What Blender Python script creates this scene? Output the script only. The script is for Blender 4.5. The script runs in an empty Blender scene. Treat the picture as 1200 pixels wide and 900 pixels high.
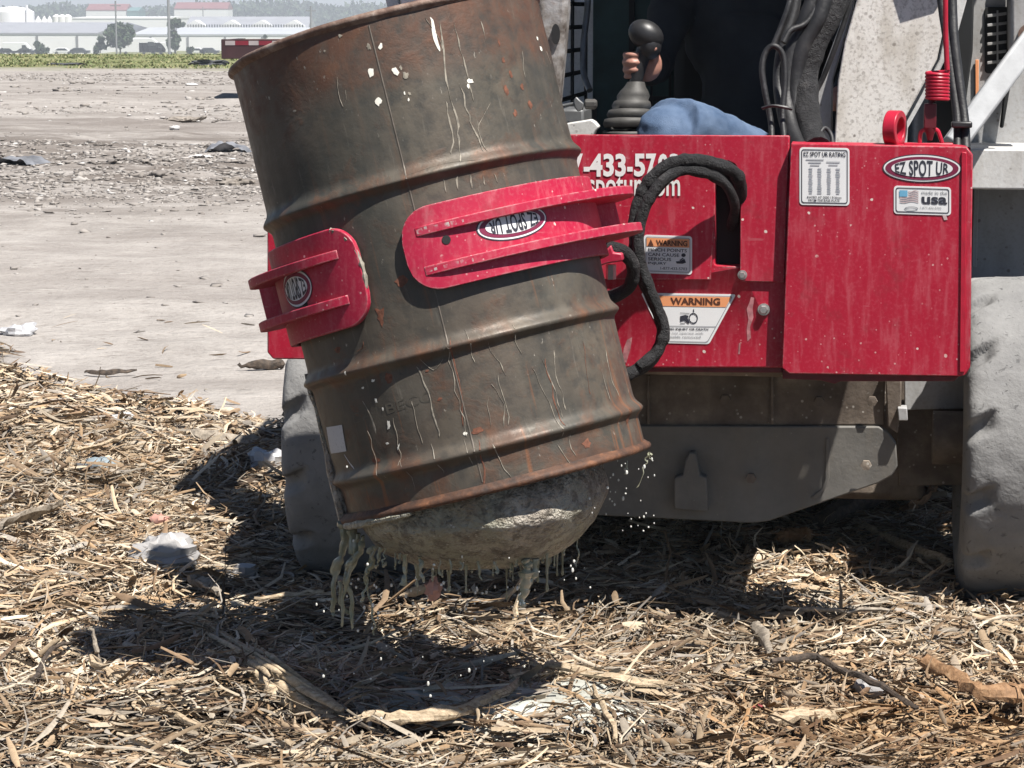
import bpy, bmesh, math, random
import numpy as np
from mathutils import Vector, Matrix, Quaternion

random.seed(7); RNG = np.random.default_rng(11)
S = bpy.context.scene
COL = S.collection
PI = math.pi
def rad(a): return math.radians(a)

# ------------------------------------------------------------------ camera, sky, sun, exposure
FPX, CAMH, HOR = 2885.0, 1.29, 14.0                # focal length in pixels of the 1200 px wide photo
PITCH = math.atan((450 - HOR) / FPX)
cam_d = bpy.data.cameras.new('camera'); cam = bpy.data.objects.new('camera', cam_d); COL.objects.link(cam)
cam.location = (0, 0, CAMH); cam.rotation_euler = (PI/2 - PITCH, 0, 0)
cam_d.sensor_width = 36.0; cam_d.lens = 36.0 * FPX / 1200.0
cam_d.clip_start = 0.05; cam_d.clip_end = 9000
cam_d.dof.use_dof = False
S.camera = cam

SUN_EL, SUN_AZ = rad(63), rad(42)                  # azimuth: to the right of the direction back to the camera
SUN = Vector((math.sin(SUN_AZ)*math.cos(SUN_EL), -math.cos(SUN_AZ)*math.cos(SUN_EL), math.sin(SUN_EL)))
W = bpy.data.worlds.new('World'); S.world = W; W.use_nodes = True
wn = W.node_tree; wn.nodes.clear()
sky = wn.nodes.new('ShaderNodeTexSky'); sky.sky_type = 'NISHITA'; sky.sun_disc = False
sky.sun_elevation = SUN_EL; sky.sun_rotation = math.atan2(SUN.x, SUN.y)
sky.air_density = 0.75; sky.dust_density = 0.25; sky.ozone_density = 1.0
bg = wn.nodes.new('ShaderNodeBackground'); bg.inputs[1].default_value = 0.05
wo = wn.nodes.new('ShaderNodeOutputWorld')
wn.links.new(sky.outputs[0], bg.inputs[0]); wn.links.new(bg.outputs[0], wo.inputs[0])
sl = bpy.data.lights.new('sun', 'SUN'); sl.energy = 5.0; sl.angle = rad(0.55); sl.color = (1.0, 0.955, 0.89)
so = bpy.data.objects.new('sun', sl); COL.objects.link(so)
so.rotation_euler = SUN.to_track_quat('Z', 'Y').to_euler(); so.location = (3, -3, 8)
S.view_settings.view_transform = 'Standard'; S.view_settings.look = 'None'
S.view_settings.exposure = 0.80; S.view_settings.gamma = 1.0; S.view_settings.use_curve_mapping = False
S.cycles.volume_bounces = 0; S.cycles.max_bounces = 6; S.cycles.diffuse_bounces = 1
S.cycles.use_denoising = True

# ------------------------------------------------------------------ pixel -> world helpers (real distances are given for each thing)
CF = Vector((0, math.cos(PITCH), -math.sin(PITCH))); CU = Vector((0, math.sin(PITCH), math.cos(PITCH))); CR = Vector((1, 0, 0))
CO = Vector((0, 0, CAMH))
def ray(px, py): return CF + CR*((px-600)/FPX) + CU*((450-py)/FPX)
def at(px, py, Y):
    d = ray(px, py); return CO + d*(Y/d.y)
def onplane(px, py, p0, n):
    d = ray(px, py); return CO + d*((p0-CO).dot(n)/d.dot(n))

# the loader and its attachment stand turned by 8 degrees; v = depth behind the front axle
YAW = rad(8)
MX = Vector((math.cos(YAW), -math.sin(YAW), 0)); MY = Vector((math.sin(YAW), math.cos(YAW), 0)); MZ = Vector((0, 0, 1))
MO = Vector((0.375, 5.50, 0))
def mp(px, py, v): return onplane(px, py, MO + MY*v, MY)
def ml(x, v, z): return MO + MX*x + MY*v + MZ*z

# ------------------------------------------------------------------ numpy value noise
_perm = RNG.permutation(512); _val = RNG.random(512)
def vnoise(x, y, seed=0):
    x = np.asarray(x, float); y = np.asarray(y, float)
    xi = np.floor(x).astype(int); yi = np.floor(y).astype(int); fx = x-xi; fy = y-yi
    fx = fx*fx*(3-2*fx); fy = fy*fy*(3-2*fy)
    def h(a, b): return _val[_perm[(_perm[(a+seed*37) & 511] + b) & 511]]
    return (h(xi,yi)*(1-fx)+h(xi+1,yi)*fx)*(1-fy) + (h(xi,yi+1)*(1-fx)+h(xi+1,yi+1)*fx)*fy
def fbm(x, y, o=4, seed=0):
    s = 0; a = 0.5; t = 0
    for i in range(o):
        s = s + a*vnoise(np.asarray(x)*2**i, np.asarray(y)*2**i, seed+i); t += a; a *= 0.5
    return s/t
def sstep(a, b, x):
    t = np.clip((np.asarray(x, float)-a)/(b-a), 0, 1); return t*t*(3-2*t)

# ------------------------------------------------------------------ mesh builder
class MB:
    def __init__(s): s.v = []; s.f = []; s.uv = []
    def add(s, vs, fs):
        o = len(s.v); s.v.extend([Vector(p) for p in vs]); s.f.extend([tuple(i+o for i in f) for f in fs]); return s
    def box(s, c, size, ax=None):
        X, Y, Z = ax or (Vector((1,0,0)), Vector((0,1,0)), Vector((0,0,1)))
        c = Vector(c); x, y, z = [k/2 for k in size]
        vs = [c + X*(x*i) + Y*(y*j) + Z*(z*k) for k in (-1,1) for j in (-1,1) for i in (-1,1)]
        return s.add(vs, [(0,2,3,1),(4,5,7,6),(0,1,5,4),(2,6,7,3),(0,4,6,2),(1,3,7,5)])
    def prism(s, poly, vec):
        n = len(poly); vec = Vector(vec); a = [Vector(p) for p in poly]
        vs = a + [p+vec for p in a]
        fs = [tuple(range(n)), tuple(range(2*n-1, n-1, -1))] + [(i, i+n, (i+1)%n+n, (i+1)%n) for i in range(n)]
        return s.add(vs, fs)
    def ring_prism(s, outer, inner, vec):               # equal counts: a plate with a hole
        n = len(outer); vec = Vector(vec)
        vs = [Vector(p) for p in outer] + [Vector(p) for p in inner]; vs = vs + [p+vec for p in vs]
        fs = []
        for i in range(n):
            j = (i+1) % n
            fs += [(i,j,n+j,n+i), (2*n+i,3*n+i,3*n+j,2*n+j), (i,2*n+i,2*n+j,j), (n+i,n+j,3*n+j,3*n+i)]
        return s.add(vs, fs)
    def tube(s, pts, rr, n=10, cap=True, flat=1.0):
        pts = [Vector(p) for p in pts]; m = len(pts)
        if not hasattr(rr, '__len__'): rr = [rr]*m
        t0 = (pts[1]-pts[0]).normalized(); u = t0.orthogonal().normalized(); vs = []
        for i in range(m):
            t = (pts[min(i+1,m-1)]-pts[max(i-1,0)])
            t = t.normalized() if t.length > 1e-9 else t0
            u = (u - t*u.dot(t)).normalized(); w = t.cross(u)
            for k in range(n):
                a = 2*PI*k/n; vs.append(pts[i] + (u*math.cos(a) + w*math.sin(a)*flat)*rr[i])
        fs = [(i*n+k, i*n+(k+1)%n, (i+1)*n+(k+1)%n, (i+1)*n+k) for i in range(m-1) for k in range(n)]
        if cap: fs += [tuple(range(n-1,-1,-1)), tuple((m-1)*n+k for k in range(n))]
        return s.add(vs, fs)
    def lathe(s, prof, o, ax, e1, n=48, rfun=None, capends=False):   # prof: (t, r)
        o = Vector(o); ax = Vector(ax).normalized(); e1 = Vector(e1).normalized(); e2 = ax.cross(e1); vs = []
        m = len(prof)
        for (t, r) in prof:
            for k in range(n):
                a = 2*PI*k/n; r2 = rfun(a, t, r) if rfun else r
                vs.append(o + ax*t + (e1*math.cos(a) + e2*math.sin(a))*r2)
        fs = [(i*n+k, i*n+(k+1)%n, (i+1)*n+(k+1)%n, (i+1)*n+k) for i in range(m-1) for k in range(n)]
        if capends: fs += [tuple(range(n-1,-1,-1)), tuple((m-1)*n+k for k in range(n))]
        return s.add(vs, fs)
    def ell(s, c, r, n=14, m=8, ax=None):
        X, Y, Z = ax or (Vector((1,0,0)), Vector((0,1,0)), Vector((0,0,1))); c = Vector(c)
        vs = [c - Z*r[2]]
        for i in range(1, m):
            b = -PI/2 + PI*i/m
            for k in range(n):
                a = 2*PI*k/n; vs.append(c + X*(r[0]*math.cos(b)*math.cos(a)) + Y*(r[1]*math.cos(b)*math.sin(a)) + Z*(r[2]*math.sin(b)))
        vs.append(c + Z*r[2]); e = len(vs)-1
        fs = [(0, 1+(k+1)%n, 1+k) for k in range(n)]
        fs += [(1+i*n+k, 1+i*n+(k+1)%n, 1+(i+1)*n+(k+1)%n, 1+(i+1)*n+k) for i in range(m-2) for k in range(n)]
        fs += [(1+(m-2)*n+k, 1+(m-2)*n+(k+1)%n, e) for k in range(n)]
        return s.add(vs, fs)
    def grid(s, fn, nu, nv, wrapu=False):
        vs = [fn(i/(nu if wrapu else nu-1), j/(nv-1)) for j in range(nv) for i in range(nu)]
        fs = []
        for j in range(nv-1):
            for i in range(nu if wrapu else nu-1):
                i2 = (i+1) % nu; fs.append((j*nu+i, j*nu+i2, (j+1)*nu+i2, (j+1)*nu+i))
        return s.add(vs, fs)
    def build(s, name, mat, parent=None, smooth=True, angle=38, bevel=0, origin=None, fixn=True):
        me = bpy.data.meshes.new(name)
        o = bpy.data.objects.new(name, me); COL.objects.link(o)
        vs = s.v
        if parent is None:
            if origin is None:
                a = np.array([tuple(p) for p in vs]); origin = Vector(((a[:,0].min()+a[:,0].max())/2, (a[:,1].min()+a[:,1].max())/2, a[:,2].min()))
            o.location = origin; vs = [p-origin for p in vs]
        me.from_pydata([tuple(p) for p in vs], [], s.f)
        if s.uv:
            ul = me.uv_layers.new(name='UVMap')
            for l in me.loops: ul.data[l.index].uv = s.uv[l.vertex_index]
        if fixn:
            bm = bmesh.new(); bm.from_mesh(me); bmesh.ops.recalc_face_normals(bm, faces=bm.faces); bm.to_mesh(me); bm.free()
        if smooth:
            me.polygons.foreach_set('use_smooth', [True]*len(me.polygons)); me.set_sharp_from_angle(angle=rad(angle))
        if mat is not None: me.materials.append(MATS[mat] if isinstance(mat, str) else mat)
        if bevel:
            b = o.modifiers.new('bevel', 'BEVEL'); b.width = bevel; b.segments = 2; b.limit_method = 'ANGLE'; b.angle_limit = rad(40)
        if parent is not None:
            o.parent = parent
            if parent.type == 'EMPTY': o.matrix_parent_inverse = Matrix.Translation(-parent.location)
            elif parent.parent is None: o.matrix_parent_inverse = Matrix.Translation(-parent.location)
        return o
def tag(o, label=None, cat=None, group=None, kind=None):
    if label: o['label'] = label
    if cat: o['category'] = cat
    if group: o['group'] = group
    if kind: o['kind'] = kind
    return o
def thing(name, loc, label, cat, group=None):
    o = bpy.data.objects.new(name, None); COL.objects.link(o); o.location = loc; o.empty_display_size = 0.1
    return tag(o, label, cat, group)
def fast_mesh(name, V, Q, mat, colors=None, loc=(0,0,0), tri=False):     # big meshes straight from arrays
    k = 3 if tri else 4
    me = bpy.data.meshes.new(name); nv = len(V); nf = len(Q)
    me.vertices.add(nv); me.vertices.foreach_set('co', np.ascontiguousarray(V, np.float32).ravel())
    me.loops.add(nf*k); me.polygons.add(nf)
    me.loops.foreach_set('vertex_index', np.ascontiguousarray(Q, np.int32).ravel())
    me.polygons.foreach_set('loop_start', np.arange(0, nf*k, k, dtype=np.int32))
    me.update(calc_edges=True)
    if colors is not None:
        a = me.color_attributes.new('col', 'FLOAT_COLOR', 'POINT')
        c = np.ones((nv, 4), np.float32); c[:, :3] = colors; a.data.foreach_set('color', c.ravel())
    me.materials.append(MATS[mat]); o = bpy.data.objects.new(name, me); COL.objects.link(o); o.location = loc
    return o
def spline(P, n=8):
    P = [Vector(p) for p in P]; out = []
    for i in range(len(P)-1):
        a = P[max(i-1,0)]; b = P[i]; c = P[i+1]; d = P[min(i+2,len(P)-1)]
        for k in range(n):
            t = k/n; out.append(0.5*((2*b) + (c-a)*t + (2*a-5*b+4*c-d)*t*t + (3*b-a-3*c+d)*t**3))
    return out + [P[-1]]

# ------------------------------------------------------------------ materials
MATS = {}
class NM:
    def __init__(s, name, rough=0.6, metal=0.0, spec=0.5):
        m = bpy.data.materials.new(name); m.use_nodes = True; s.m = m; s.t = m.node_tree; s.N = s.t.nodes; s.L = s.t.links
        s.b = s.N['Principled BSDF']; s.b.inputs['Roughness'].default_value = rough; s.b.inputs['Metallic'].default_value = metal
        s.b.inputs['Specular IOR Level'].default_value = spec; MATS[name] = m
        s.geo = s.N.new('ShaderNodeNewGeometry'); s.pos = s.geo.outputs['Position']
    def put(s, i, x):
        if isinstance(x, bpy.types.NodeSocket): s.L.new(x, i)
        elif isinstance(x, (tuple, list)) and len(x) == 3 and i.type == 'RGBA': i.default_value = (*x, 1)
        else: i.default_value = x
    def scale(s, vec, sc, rot=(0,0,0)):
        n = s.N.new('ShaderNodeMapping'); s.put(n.inputs[0], vec); n.inputs[3].default_value = sc; n.inputs[2].default_value = rot; return n.outputs[0]
    def uv(s): return s.N.new('ShaderNodeTexCoord').outputs['UV']
    def noise(s, sc, det=4, rough=0.55, vec=None, dist=0.0):
        n = s.N.new('ShaderNodeTexNoise'); s.put(n.inputs['Vector'], vec or s.pos); n.inputs['Scale'].default_value = sc
        n.inputs['Detail'].default_value = det; n.inputs['Roughness'].default_value = rough; n.inputs['Distortion'].default_value = dist; return n.outputs[0]
    def voro(s, sc, vec=None, feat='F1', out='Distance', rnd=1.0):
        n = s.N.new('ShaderNodeTexVoronoi'); s.put(n.inputs['Vector'], vec or s.pos); n.inputs['Scale'].default_value = sc; n.feature = feat
        n.inputs['Randomness'].default_value = rnd; return n.outputs[out]
    def ramp(s, x, stops, interp='LINEAR'):
        n = s.N.new('ShaderNodeValToRGB'); s.put(n.inputs[0], x); r = n.color_ramp; r.interpolation = interp
        while len(r.elements) < len(stops): r.elements.new(0.5)
        for e, (p, c) in zip(r.elements, stops):
            e.position = p; e.color = (*c, 1) if isinstance(c, (tuple, list)) else (c, c, c, 1)
        return n.outputs[0]
    def mix(s, f, a, b, mode='MIX'):
        n = s.N.new('ShaderNodeMix'); n.data_type = 'RGBA'; n.blend_type = mode
        s.put(n.inputs[0], f); s.put(n.inputs[6], a); s.put(n.inputs[7], b); return n.outputs[2]
    def math(s, op, a, b=0.0, c=None):
        n = s.N.new('ShaderNodeMath'); n.operation = op; s.put(n.inputs[0], a); s.put(n.inputs[1], b)
        if c is not None: s.put(n.inputs[2], c)
        return n.outputs[0]
    def sep(s, vec):
        n = s.N.new('ShaderNodeSeparateXYZ'); s.put(n.inputs[0], vec); return n.outputs
    def attr(s, name):
        n = s.N.new('ShaderNodeAttribute'); n.attribute_name = name; return n.outputs[0]
    def color(s, c): s.put(s.b.inputs['Base Color'], c); return s
    def rough(s, c): s.put(s.b.inputs['Roughness'], c); return s
    def bump(s, h, st=0.3, d=0.01):
        n = s.N.new('ShaderNodeBump'); n.inputs['Strength'].default_value = st; n.inputs['Distance'].default_value = d
        s.put(n.inputs['Height'], h); s.L.new(n.outputs[0], s.b.inputs['Normal']); return s

def plain(name, c, rough=0.6, metal=0.0, var=0.12, sc=9.0, bump=0.0, spec=0.5):
    k = NM(name, rough, metal, spec); n = k.noise(sc, 5)
    lo = tuple(x*(1-var) for x in c); hi = tuple(min(1, x*(1+var)) for x in c)
    k.color(k.ramp(n, [(0.3, lo), (0.7, hi)]))
    if bump: k.bump(k.noise(sc*6, 4), bump, 0.004)
    return k

# red paint: dust haze, rubbed streaks, light splashes of mud, small chips
def red_paint(name, base, dust):
    k = NM(name, 0.38); st = k.noise(1.0, 5, 0.6, k.scale(k.pos, (75, 75, 11)))
    big = k.noise(5, 4)
    c = k.mix(k.ramp(big, [(0.35, 0.0), (0.75, 1.0)]), base, tuple(x*0.86 for x in base))
    c = k.mix(k.math('MULTIPLY', k.ramp(st, [(0.50, 0.0), (0.78, 1.0)]), 0.38), c, dust)
    fine = k.noise(160, 3); c = k.mix(k.math('MULTIPLY', k.ramp(fine, [(0.5, 0.0), (0.8, 1.0)]), 0.25), c, dust)
    wob = k.math('MULTIPLY', k.noise(90, 2), 0.22)
    sp = k.ramp(k.math('ADD', k.voro(26), wob), [(0.165, 1.0), (0.19, 0.0)])
    keep = k.ramp(k.noise(14, 2), [(0.46, 0.0), (0.52, 1.0)])
    c = k.mix(k.math('MULTIPLY', sp, keep), c, (0.72, 0.62, 0.56))
    sp2 = k.ramp(k.math('ADD', k.voro(70), wob), [(0.20, 1.0), (0.24, 0.0)])
    c = k.mix(k.math('MULTIPLY', sp2, k.math('MULTIPLY', k.ramp(k.noise(9, 2), [(0.45, 0.0), (0.6, 1.0)]), 0.75)), c, (0.62, 0.42, 0.40))
    bv = k.N.new('ShaderNodeBevel'); bv.samples = 4; bv.inputs[0].default_value = 0.0045
    dt = k.N.new('ShaderNodeVectorMath'); dt.operation = 'DOT_PRODUCT'; k.L.new(bv.outputs[0], dt.inputs[0]); k.L.new(k.geo.outputs['Normal'], dt.inputs[1])
    ed = k.math('MULTIPLY', k.ramp(dt.outputs['Value'], [(0.90, 1.0), (0.985, 0.0)]), k.ramp(k.noise(45, 4, 0.7), [(0.46, 0.0), (0.56, 1.0)]))
    c = k.mix(k.math('MULTIPLY', ed, 0.8), c, (0.40, 0.30, 0.29))
    scr = k.ramp(k.noise(1, 4, 0.6, k.scale(k.pos, (9, 9, 70), (0.25, 0.35, 0.1))), [(0.67, 0.0), (0.70, 0.6)]); c = k.mix(k.math('MULTIPLY', scr, k.ramp(k.noise(6, 2), [(0.5, 0.0), (0.62, 1.0)])), c, (0.50, 0.22, 0.24))
    gr = k.ramp(k.noise(11, 5, 0.7), [(0.56, 0.0), (0.72, 0.45)]); c = k.mix(gr, c, (0.16, 0.035, 0.035))
    k.color(c); k.rough(k.ramp(st, [(0.3, 0.42), (0.8, 0.70)])); k.bump(k.noise(120, 3), 0.08, 0.002); return k
red_paint('red_paint', (0.42, 0.005, 0.030), (0.55, 0.17, 0.20))
red_paint('red_pad', (0.41, 0.007, 0.042), (0.52, 0.20, 0.22))
k = NM('worn_edge', 0.6); k.color(k.ramp(k.noise(60, 4), [(0.42, (0.42, 0.03, 0.07)), (0.55, (0.40, 0.30, 0.29)), (0.7, (0.5, 0.47, 0.44))]))
plain('red_plain', (0.42, 0.012, 0.035), 0.4, var=0.2, sc=30)
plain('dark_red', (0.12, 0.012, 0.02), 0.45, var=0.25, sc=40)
plain('white_vinyl', (0.80, 0.80, 0.80), 0.35, var=0.03)
plain('white_print', (0.82, 0.81, 0.79), 0.45, var=0.04, sc=60)
plain('charcoal_print', (0.035, 0.036, 0.05), 0.5)
plain('grey_print', (0.30, 0.31, 0.33), 0.5); plain('pale_print', (0.50, 0.51, 0.53), 0.5)
plain('orange_print', (0.80, 0.33, 0.15), 0.45, var=0.03); plain('brown_print', (0.10, 0.035, 0.02), 0.5)
plain('blue_print', (0.16, 0.42, 0.62), 0.45); plain('purple_print', (0.20, 0.02, 0.06), 0.42); plain('pale_red_print', (0.55, 0.40, 0.40), 0.5)
plain('steel', (0.55, 0.54, 0.52), 0.38, 0.85, var=0.2, sc=60, bump=0.1)
plain('black_hole', (0.012, 0.012, 0.013), 0.8)
k = NM('hose', 0.55); k.color(k.ramp(k.noise(25, 5), [(0.35, (0.009, 0.009, 0.010)), (0.62, (0.022, 0.022, 0.024)), (0.85, (0.08, 0.077, 0.074))])); k.bump(k.noise(150, 3), 0.25, 0.004)
k = NM('sheath', 0.7); k.color(k.ramp(k.noise(30, 5), [(0.38, (0.007, 0.007, 0.008)), (0.62, (0.020, 0.020, 0.022)), (0.85, (0.085, 0.08, 0.078))]))
k.bump(k.math('ADD', k.noise(60, 4, 0.6), k.math('MULTIPLY', k.noise(420, 2), 0.5)), 0.9, 0.012)
plain('black_plastic', (0.022, 0.022, 0.024), 0.42, var=0.3, sc=50, bump=0.05)
plain('rubber_boot', (0.055, 0.053, 0.05), 0.6, var=0.35, sc=30, bump=0.1)
plain('cab_black', (0.010, 0.011, 0.012), 0.7, var=0.3)
plain('cab_teal', (0.022, 0.060, 0.058), 0.55, var=0.3, sc=14)
plain('frame_grey', (0.16, 0.165, 0.17), 0.45, 0.3, var=0.25, sc=30)
plain('tube_grey', (0.42, 0.43, 0.44), 0.5, 0.0, var=0.12, sc=26, bump=0.08)
# dirty white paint: mud specks, brown wash
def dirty_white(name, base, amt, wash):
    k = NM(name, 0.55); w = k.noise(1.0, 5, 0.6, k.scale(k.pos, (16, 16, 6)))
    c = k.mix(k.ramp(w, [(0.45, 0.0), (0.72, 0.8)]), base, wash)
    wob = k.math('MULTIPLY', k.noise(70, 3), 0.35)
    s1 = k.ramp(k.math('ADD', k.voro(38), wob), [(0.235+amt*0.06, 1.0), (0.30+amt*0.06, 0.0)])
    c = k.mix(k.math('MULTIPLY', s1, k.ramp(k.noise(22, 2), [(0.40, 0.0), (0.62, 0.85)])), c, (0.16, 0.135, 0.115))
    g = k.ramp(k.noise(140, 4), [(0.50, 0.0), (0.68, 0.55)]); c = k.mix(k.math('MULTIPLY', g, amt), c, (0.26, 0.23, 0.20))
    k.color(c); k.bump(k.noise(90, 4), 0.15, 0.004); return k
dirty_white('arm_white', (0.80, 0.765, 0.72), 1.0, (0.50, 0.45, 0.38))
dirty_white('panel_white', (0.66, 0.655, 0.64), 0.4, (0.46, 0.44, 0.41))
dirty_white('panel_grey', (0.42, 0.42, 0.42), 0.6, (0.27, 0.26, 0.245))
k = NM('belly', 0.75); c = k.ramp(k.noise(7, 6, 0.65), [(0.3, (0.06, 0.045, 0.035)), (0.5, (0.15, 0.12, 0.095)), (0.75, (0.32, 0.27, 0.215))])
c = k.mix(k.math('MULTIPLY', k.ramp(k.voro(60), [(0.14, 1.0), (0.2, 0.0)]), k.ramp(k.noise(12), [(0.5, 0.0), (0.6, 0.8)])), c, (0.45, 0.42, 0.37)); k.color(c); k.bump(k.noise(70, 5), 0.3, 0.006)
k = NM('belly_grey', 0.7); c = k.ramp(k.noise(9, 6, 0.65), [(0.3, (0.12, 0.115, 0.105)), (0.7, (0.20, 0.19, 0.172))])
c = k.mix(k.math('MULTIPLY', k.ramp(k.math('ADD', k.voro(75), k.math('MULTIPLY', k.noise(200, 2), 0.2)), [(0.16, 0.7), (0.21, 0.0)]), k.ramp(k.noise(8, 3), [(0.45, 0.0), (0.62, 1.0)])), c, (0.30, 0.28, 0.25)); c = k.mix(k.ramp(k.noise(1, 5, 0.65, k.scale(k.pos, (14, 14, 4))), [(0.48, 0.0), (0.7, 0.6)]), c, (0.17, 0.15, 0.125)); k.color(c); k.bump(k.noise(90, 4), 0.2, 0.004)
# tyre: dusty worn rubber with chips
k = NM('tyre', 0.85, spec=0.3); d = k.noise(8, 6, 0.65); c = k.ramp(d, [(0.3, (0.175, 0.173, 0.172)), (0.7, (0.265, 0.262, 0.256))])
chip = k.ramp(k.noise(55, 5, 0.7, None, 0.6), [(0.35, 1.0), (0.39, 0.0)]); c = k.mix(k.math('MULTIPLY', chip, 0.55), c, (0.06, 0.06, 0.062)); k.color(c)
k.bump(k.math('SUBTRACT', k.math('ADD', k.noise(30, 5, 0.6), k.math('MULTIPLY', k.noise(130, 3), 0.4)), k.math('MULTIPLY', chip, 0.8)), 0.50, 0.007)
# drum: grey-olive steel, rust bloom, runs; UV is metres around / along
k = NM('drum', 0.5, 0.25); uv = k.uv(); s3 = k.sep(uv); V = s3[1]
n1 = k.noise(5.0, 6, 0.62, uv); nrun = k.noise(1.0, 5, 0.6, k.scale(uv, (26, 2.6, 1))); nf = k.noise(38, 5, 0.65, uv)
c = k.ramp(n1, [(0.30, (0.043, 0.041, 0.035)), (0.46, (0.076, 0.067, 0.053)), (0.60, (0.116, 0.097, 0.073)), (0.74, (0.150, 0.126, 0.096))])
c = k.mix(k.ramp(nf, [(0.38, 0.55), (0.52, 0.0)]), c, (0.045, 0.046, 0.042))
c = k.mix(k.ramp(nrun, [(0.46, 0.0), (0.70, 0.35)]), c, (0.165, 0.135, 0.105))
blt = k.noise(2.4, 4, 0.55, uv, 0.3); c = k.mix(k.ramp(blt, [(0.44, 0.0), (0.64, 0.5)]), c, (0.086, 0.063, 0.048)); c = k.mix(k.ramp(k.noise(6.5, 5, 0.6, uv, 0.5), [(0.52, 0.0), (0.66, 0.5)]), c, (0.135, 0.122, 0.098))
c = k.mix(k.ramp(k.noise(3.1, 3, 0.5, k.scale(uv, (1, 1, 1), (0, 0, 0.6))), [(0.46, 0.0), (0.64, 0.45)]), c, (0.062, 0.064, 0.054))
band = k.math('MULTIPLY', k.ramp(V, [(0.0, 1.0), (0.10, 0.75), (0.14, 0.0), (1.0, 0.0)]), 0.85)          # paint gone below the top rim
low = k.ramp(V, [(0.0, 0.0), (0.56, 0.05), (0.72, 0.35), (0.79, 0.8), (0.82, 1.0)])
for tb in (0.283, 0.570, 0.749):
    d0 = k.math('ABSOLUTE', k.math('SUBTRACT', V, tb)); low = k.math('MAXIMUM', low, k.ramp(d0, [(0.0, 0.62), (0.022, 0.35), (0.05, 0.0)]))
r1 = k.ramp(k.math('ADD', k.noise(11, 6, 0.68, uv, 0.4), k.math('MULTIPLY', k.math('MAXIMUM', low, band), 0.17)), [(0.56, 0.0), (0.72, 0.8)])
rustc = k.ramp(k.noise(24, 4, 0.6, uv), [(0.3, (0.072, 0.040, 0.028)), (0.55, (0.130, 0.066, 0.040)), (0.78, (0.24, 0.105, 0.052))])
c = k.mix(r1, c, rustc)
c = k.mix(k.math('MULTIPLY', band, k.ramp(nf, [(0.35, 0.15), (0.65, 0.75)])), c, (0.125, 0.052, 0.032))
rr = k.ramp(k.noise(1.0, 4, 0.6, k.scale(uv, (34, 1.7, 1))), [(0.59, 0.0), (0.66, 0.75)]); c = k.mix(k.math('MULTIPLY', rr, k.ramp(V, [(0.2, 0.1), (0.75, 0.8)])), c, (0.26, 0.10, 0.04))
pale = k.ramp(k.noise(1.0, 5, 0.7, k.scale(uv, (70, 7, 1))), [(0.62, 0.0), (0.72, 0.35)]); c = k.mix(pale, c, (0.25, 0.225, 0.185))
fl = k.ramp(k.noise(95, 3, 0.7, k.scale(uv, (1, 0.45, 1))), [(0.66, 0.0), (0.70, 0.8)]); c = k.mix(k.math('MULTIPLY', fl, k.ramp(k.noise(7, 3, 0.5, uv), [(0.48, 0.0), (0.6, 1.0)])), c, (0.36, 0.33, 0.28))
k.color(c); k.rough(k.ramp(nf, [(0.3, 0.42), (0.75, 0.72)])); k.bump(k.math('ADD', nf, k.math('MULTIPLY', r1, 0.6)), 0.22, 0.004)
k = NM('rim_rust', 0.7, 0.15); k.color(k.ramp(k.noise(30, 5, 0.65), [(0.3, (0.085, 0.050, 0.038)), (0.46, (0.17, 0.105, 0.080)), (0.58, (0.25, 0.18, 0.145)), (0.74, (0.40, 0.34, 0.29))])); k.bump(k.noise(110, 4), 0.35, 0.004)
k = NM('rim_orange', 0.7, 0.1); k.color(k.ramp(k.noise(26, 5, 0.65), [(0.36, (0.04, 0.024, 0.018)), (0.54, (0.095, 0.045, 0.026)), (0.76, (0.26, 0.11, 0.05))])); k.bump(k.noise(110, 4), 0.35, 0.004)
plain('smear', (0.40, 0.16, 0.17), 0.7, var=0.5, sc=60); plain('dried_drip', (0.25, 0.222, 0.178), 0.6, var=0.45, sc=120); plain('white_chip', (0.80, 0.77, 0.68), 0.5, var=0.08, sc=90)
plain('rust_spot', (0.155, 0.060, 0.034), 0.75, var=0.5, sc=140); plain('orange_drip', (0.38, 0.20, 0.09), 0.6, var=0.3, sc=90)
k = NM('paper', 0.7); k.color(k.mix(k.ramp(k.noise(1, 3, 0.6, k.scale(k.pos, (160, 160, 260))), [(0.60, 0.0), (0.66, 0.5)]), (0.52, 0.52, 0.53), (0.30, 0.31, 0.33)))
plain('emboss', (0.088, 0.078, 0.062), 0.5, 0.2, var=0.3, sc=60); k = NM('arm_rust', 0.65); k.color(k.ramp(k.noise(18, 6, 0.65), [(0.35, (0.06, 0.045, 0.035)), (0.5, (0.22, 0.20, 0.185)), (0.62, (0.34, 0.33, 0.33)), (0.8, (0.16, 0.08, 0.045))])); k.bump(k.noise(60, 4), 0.4, 0.006)
plain('seam_pale', (0.125, 0.105, 0.085), 0.5, 0.2, var=0.25, sc=60)
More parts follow.
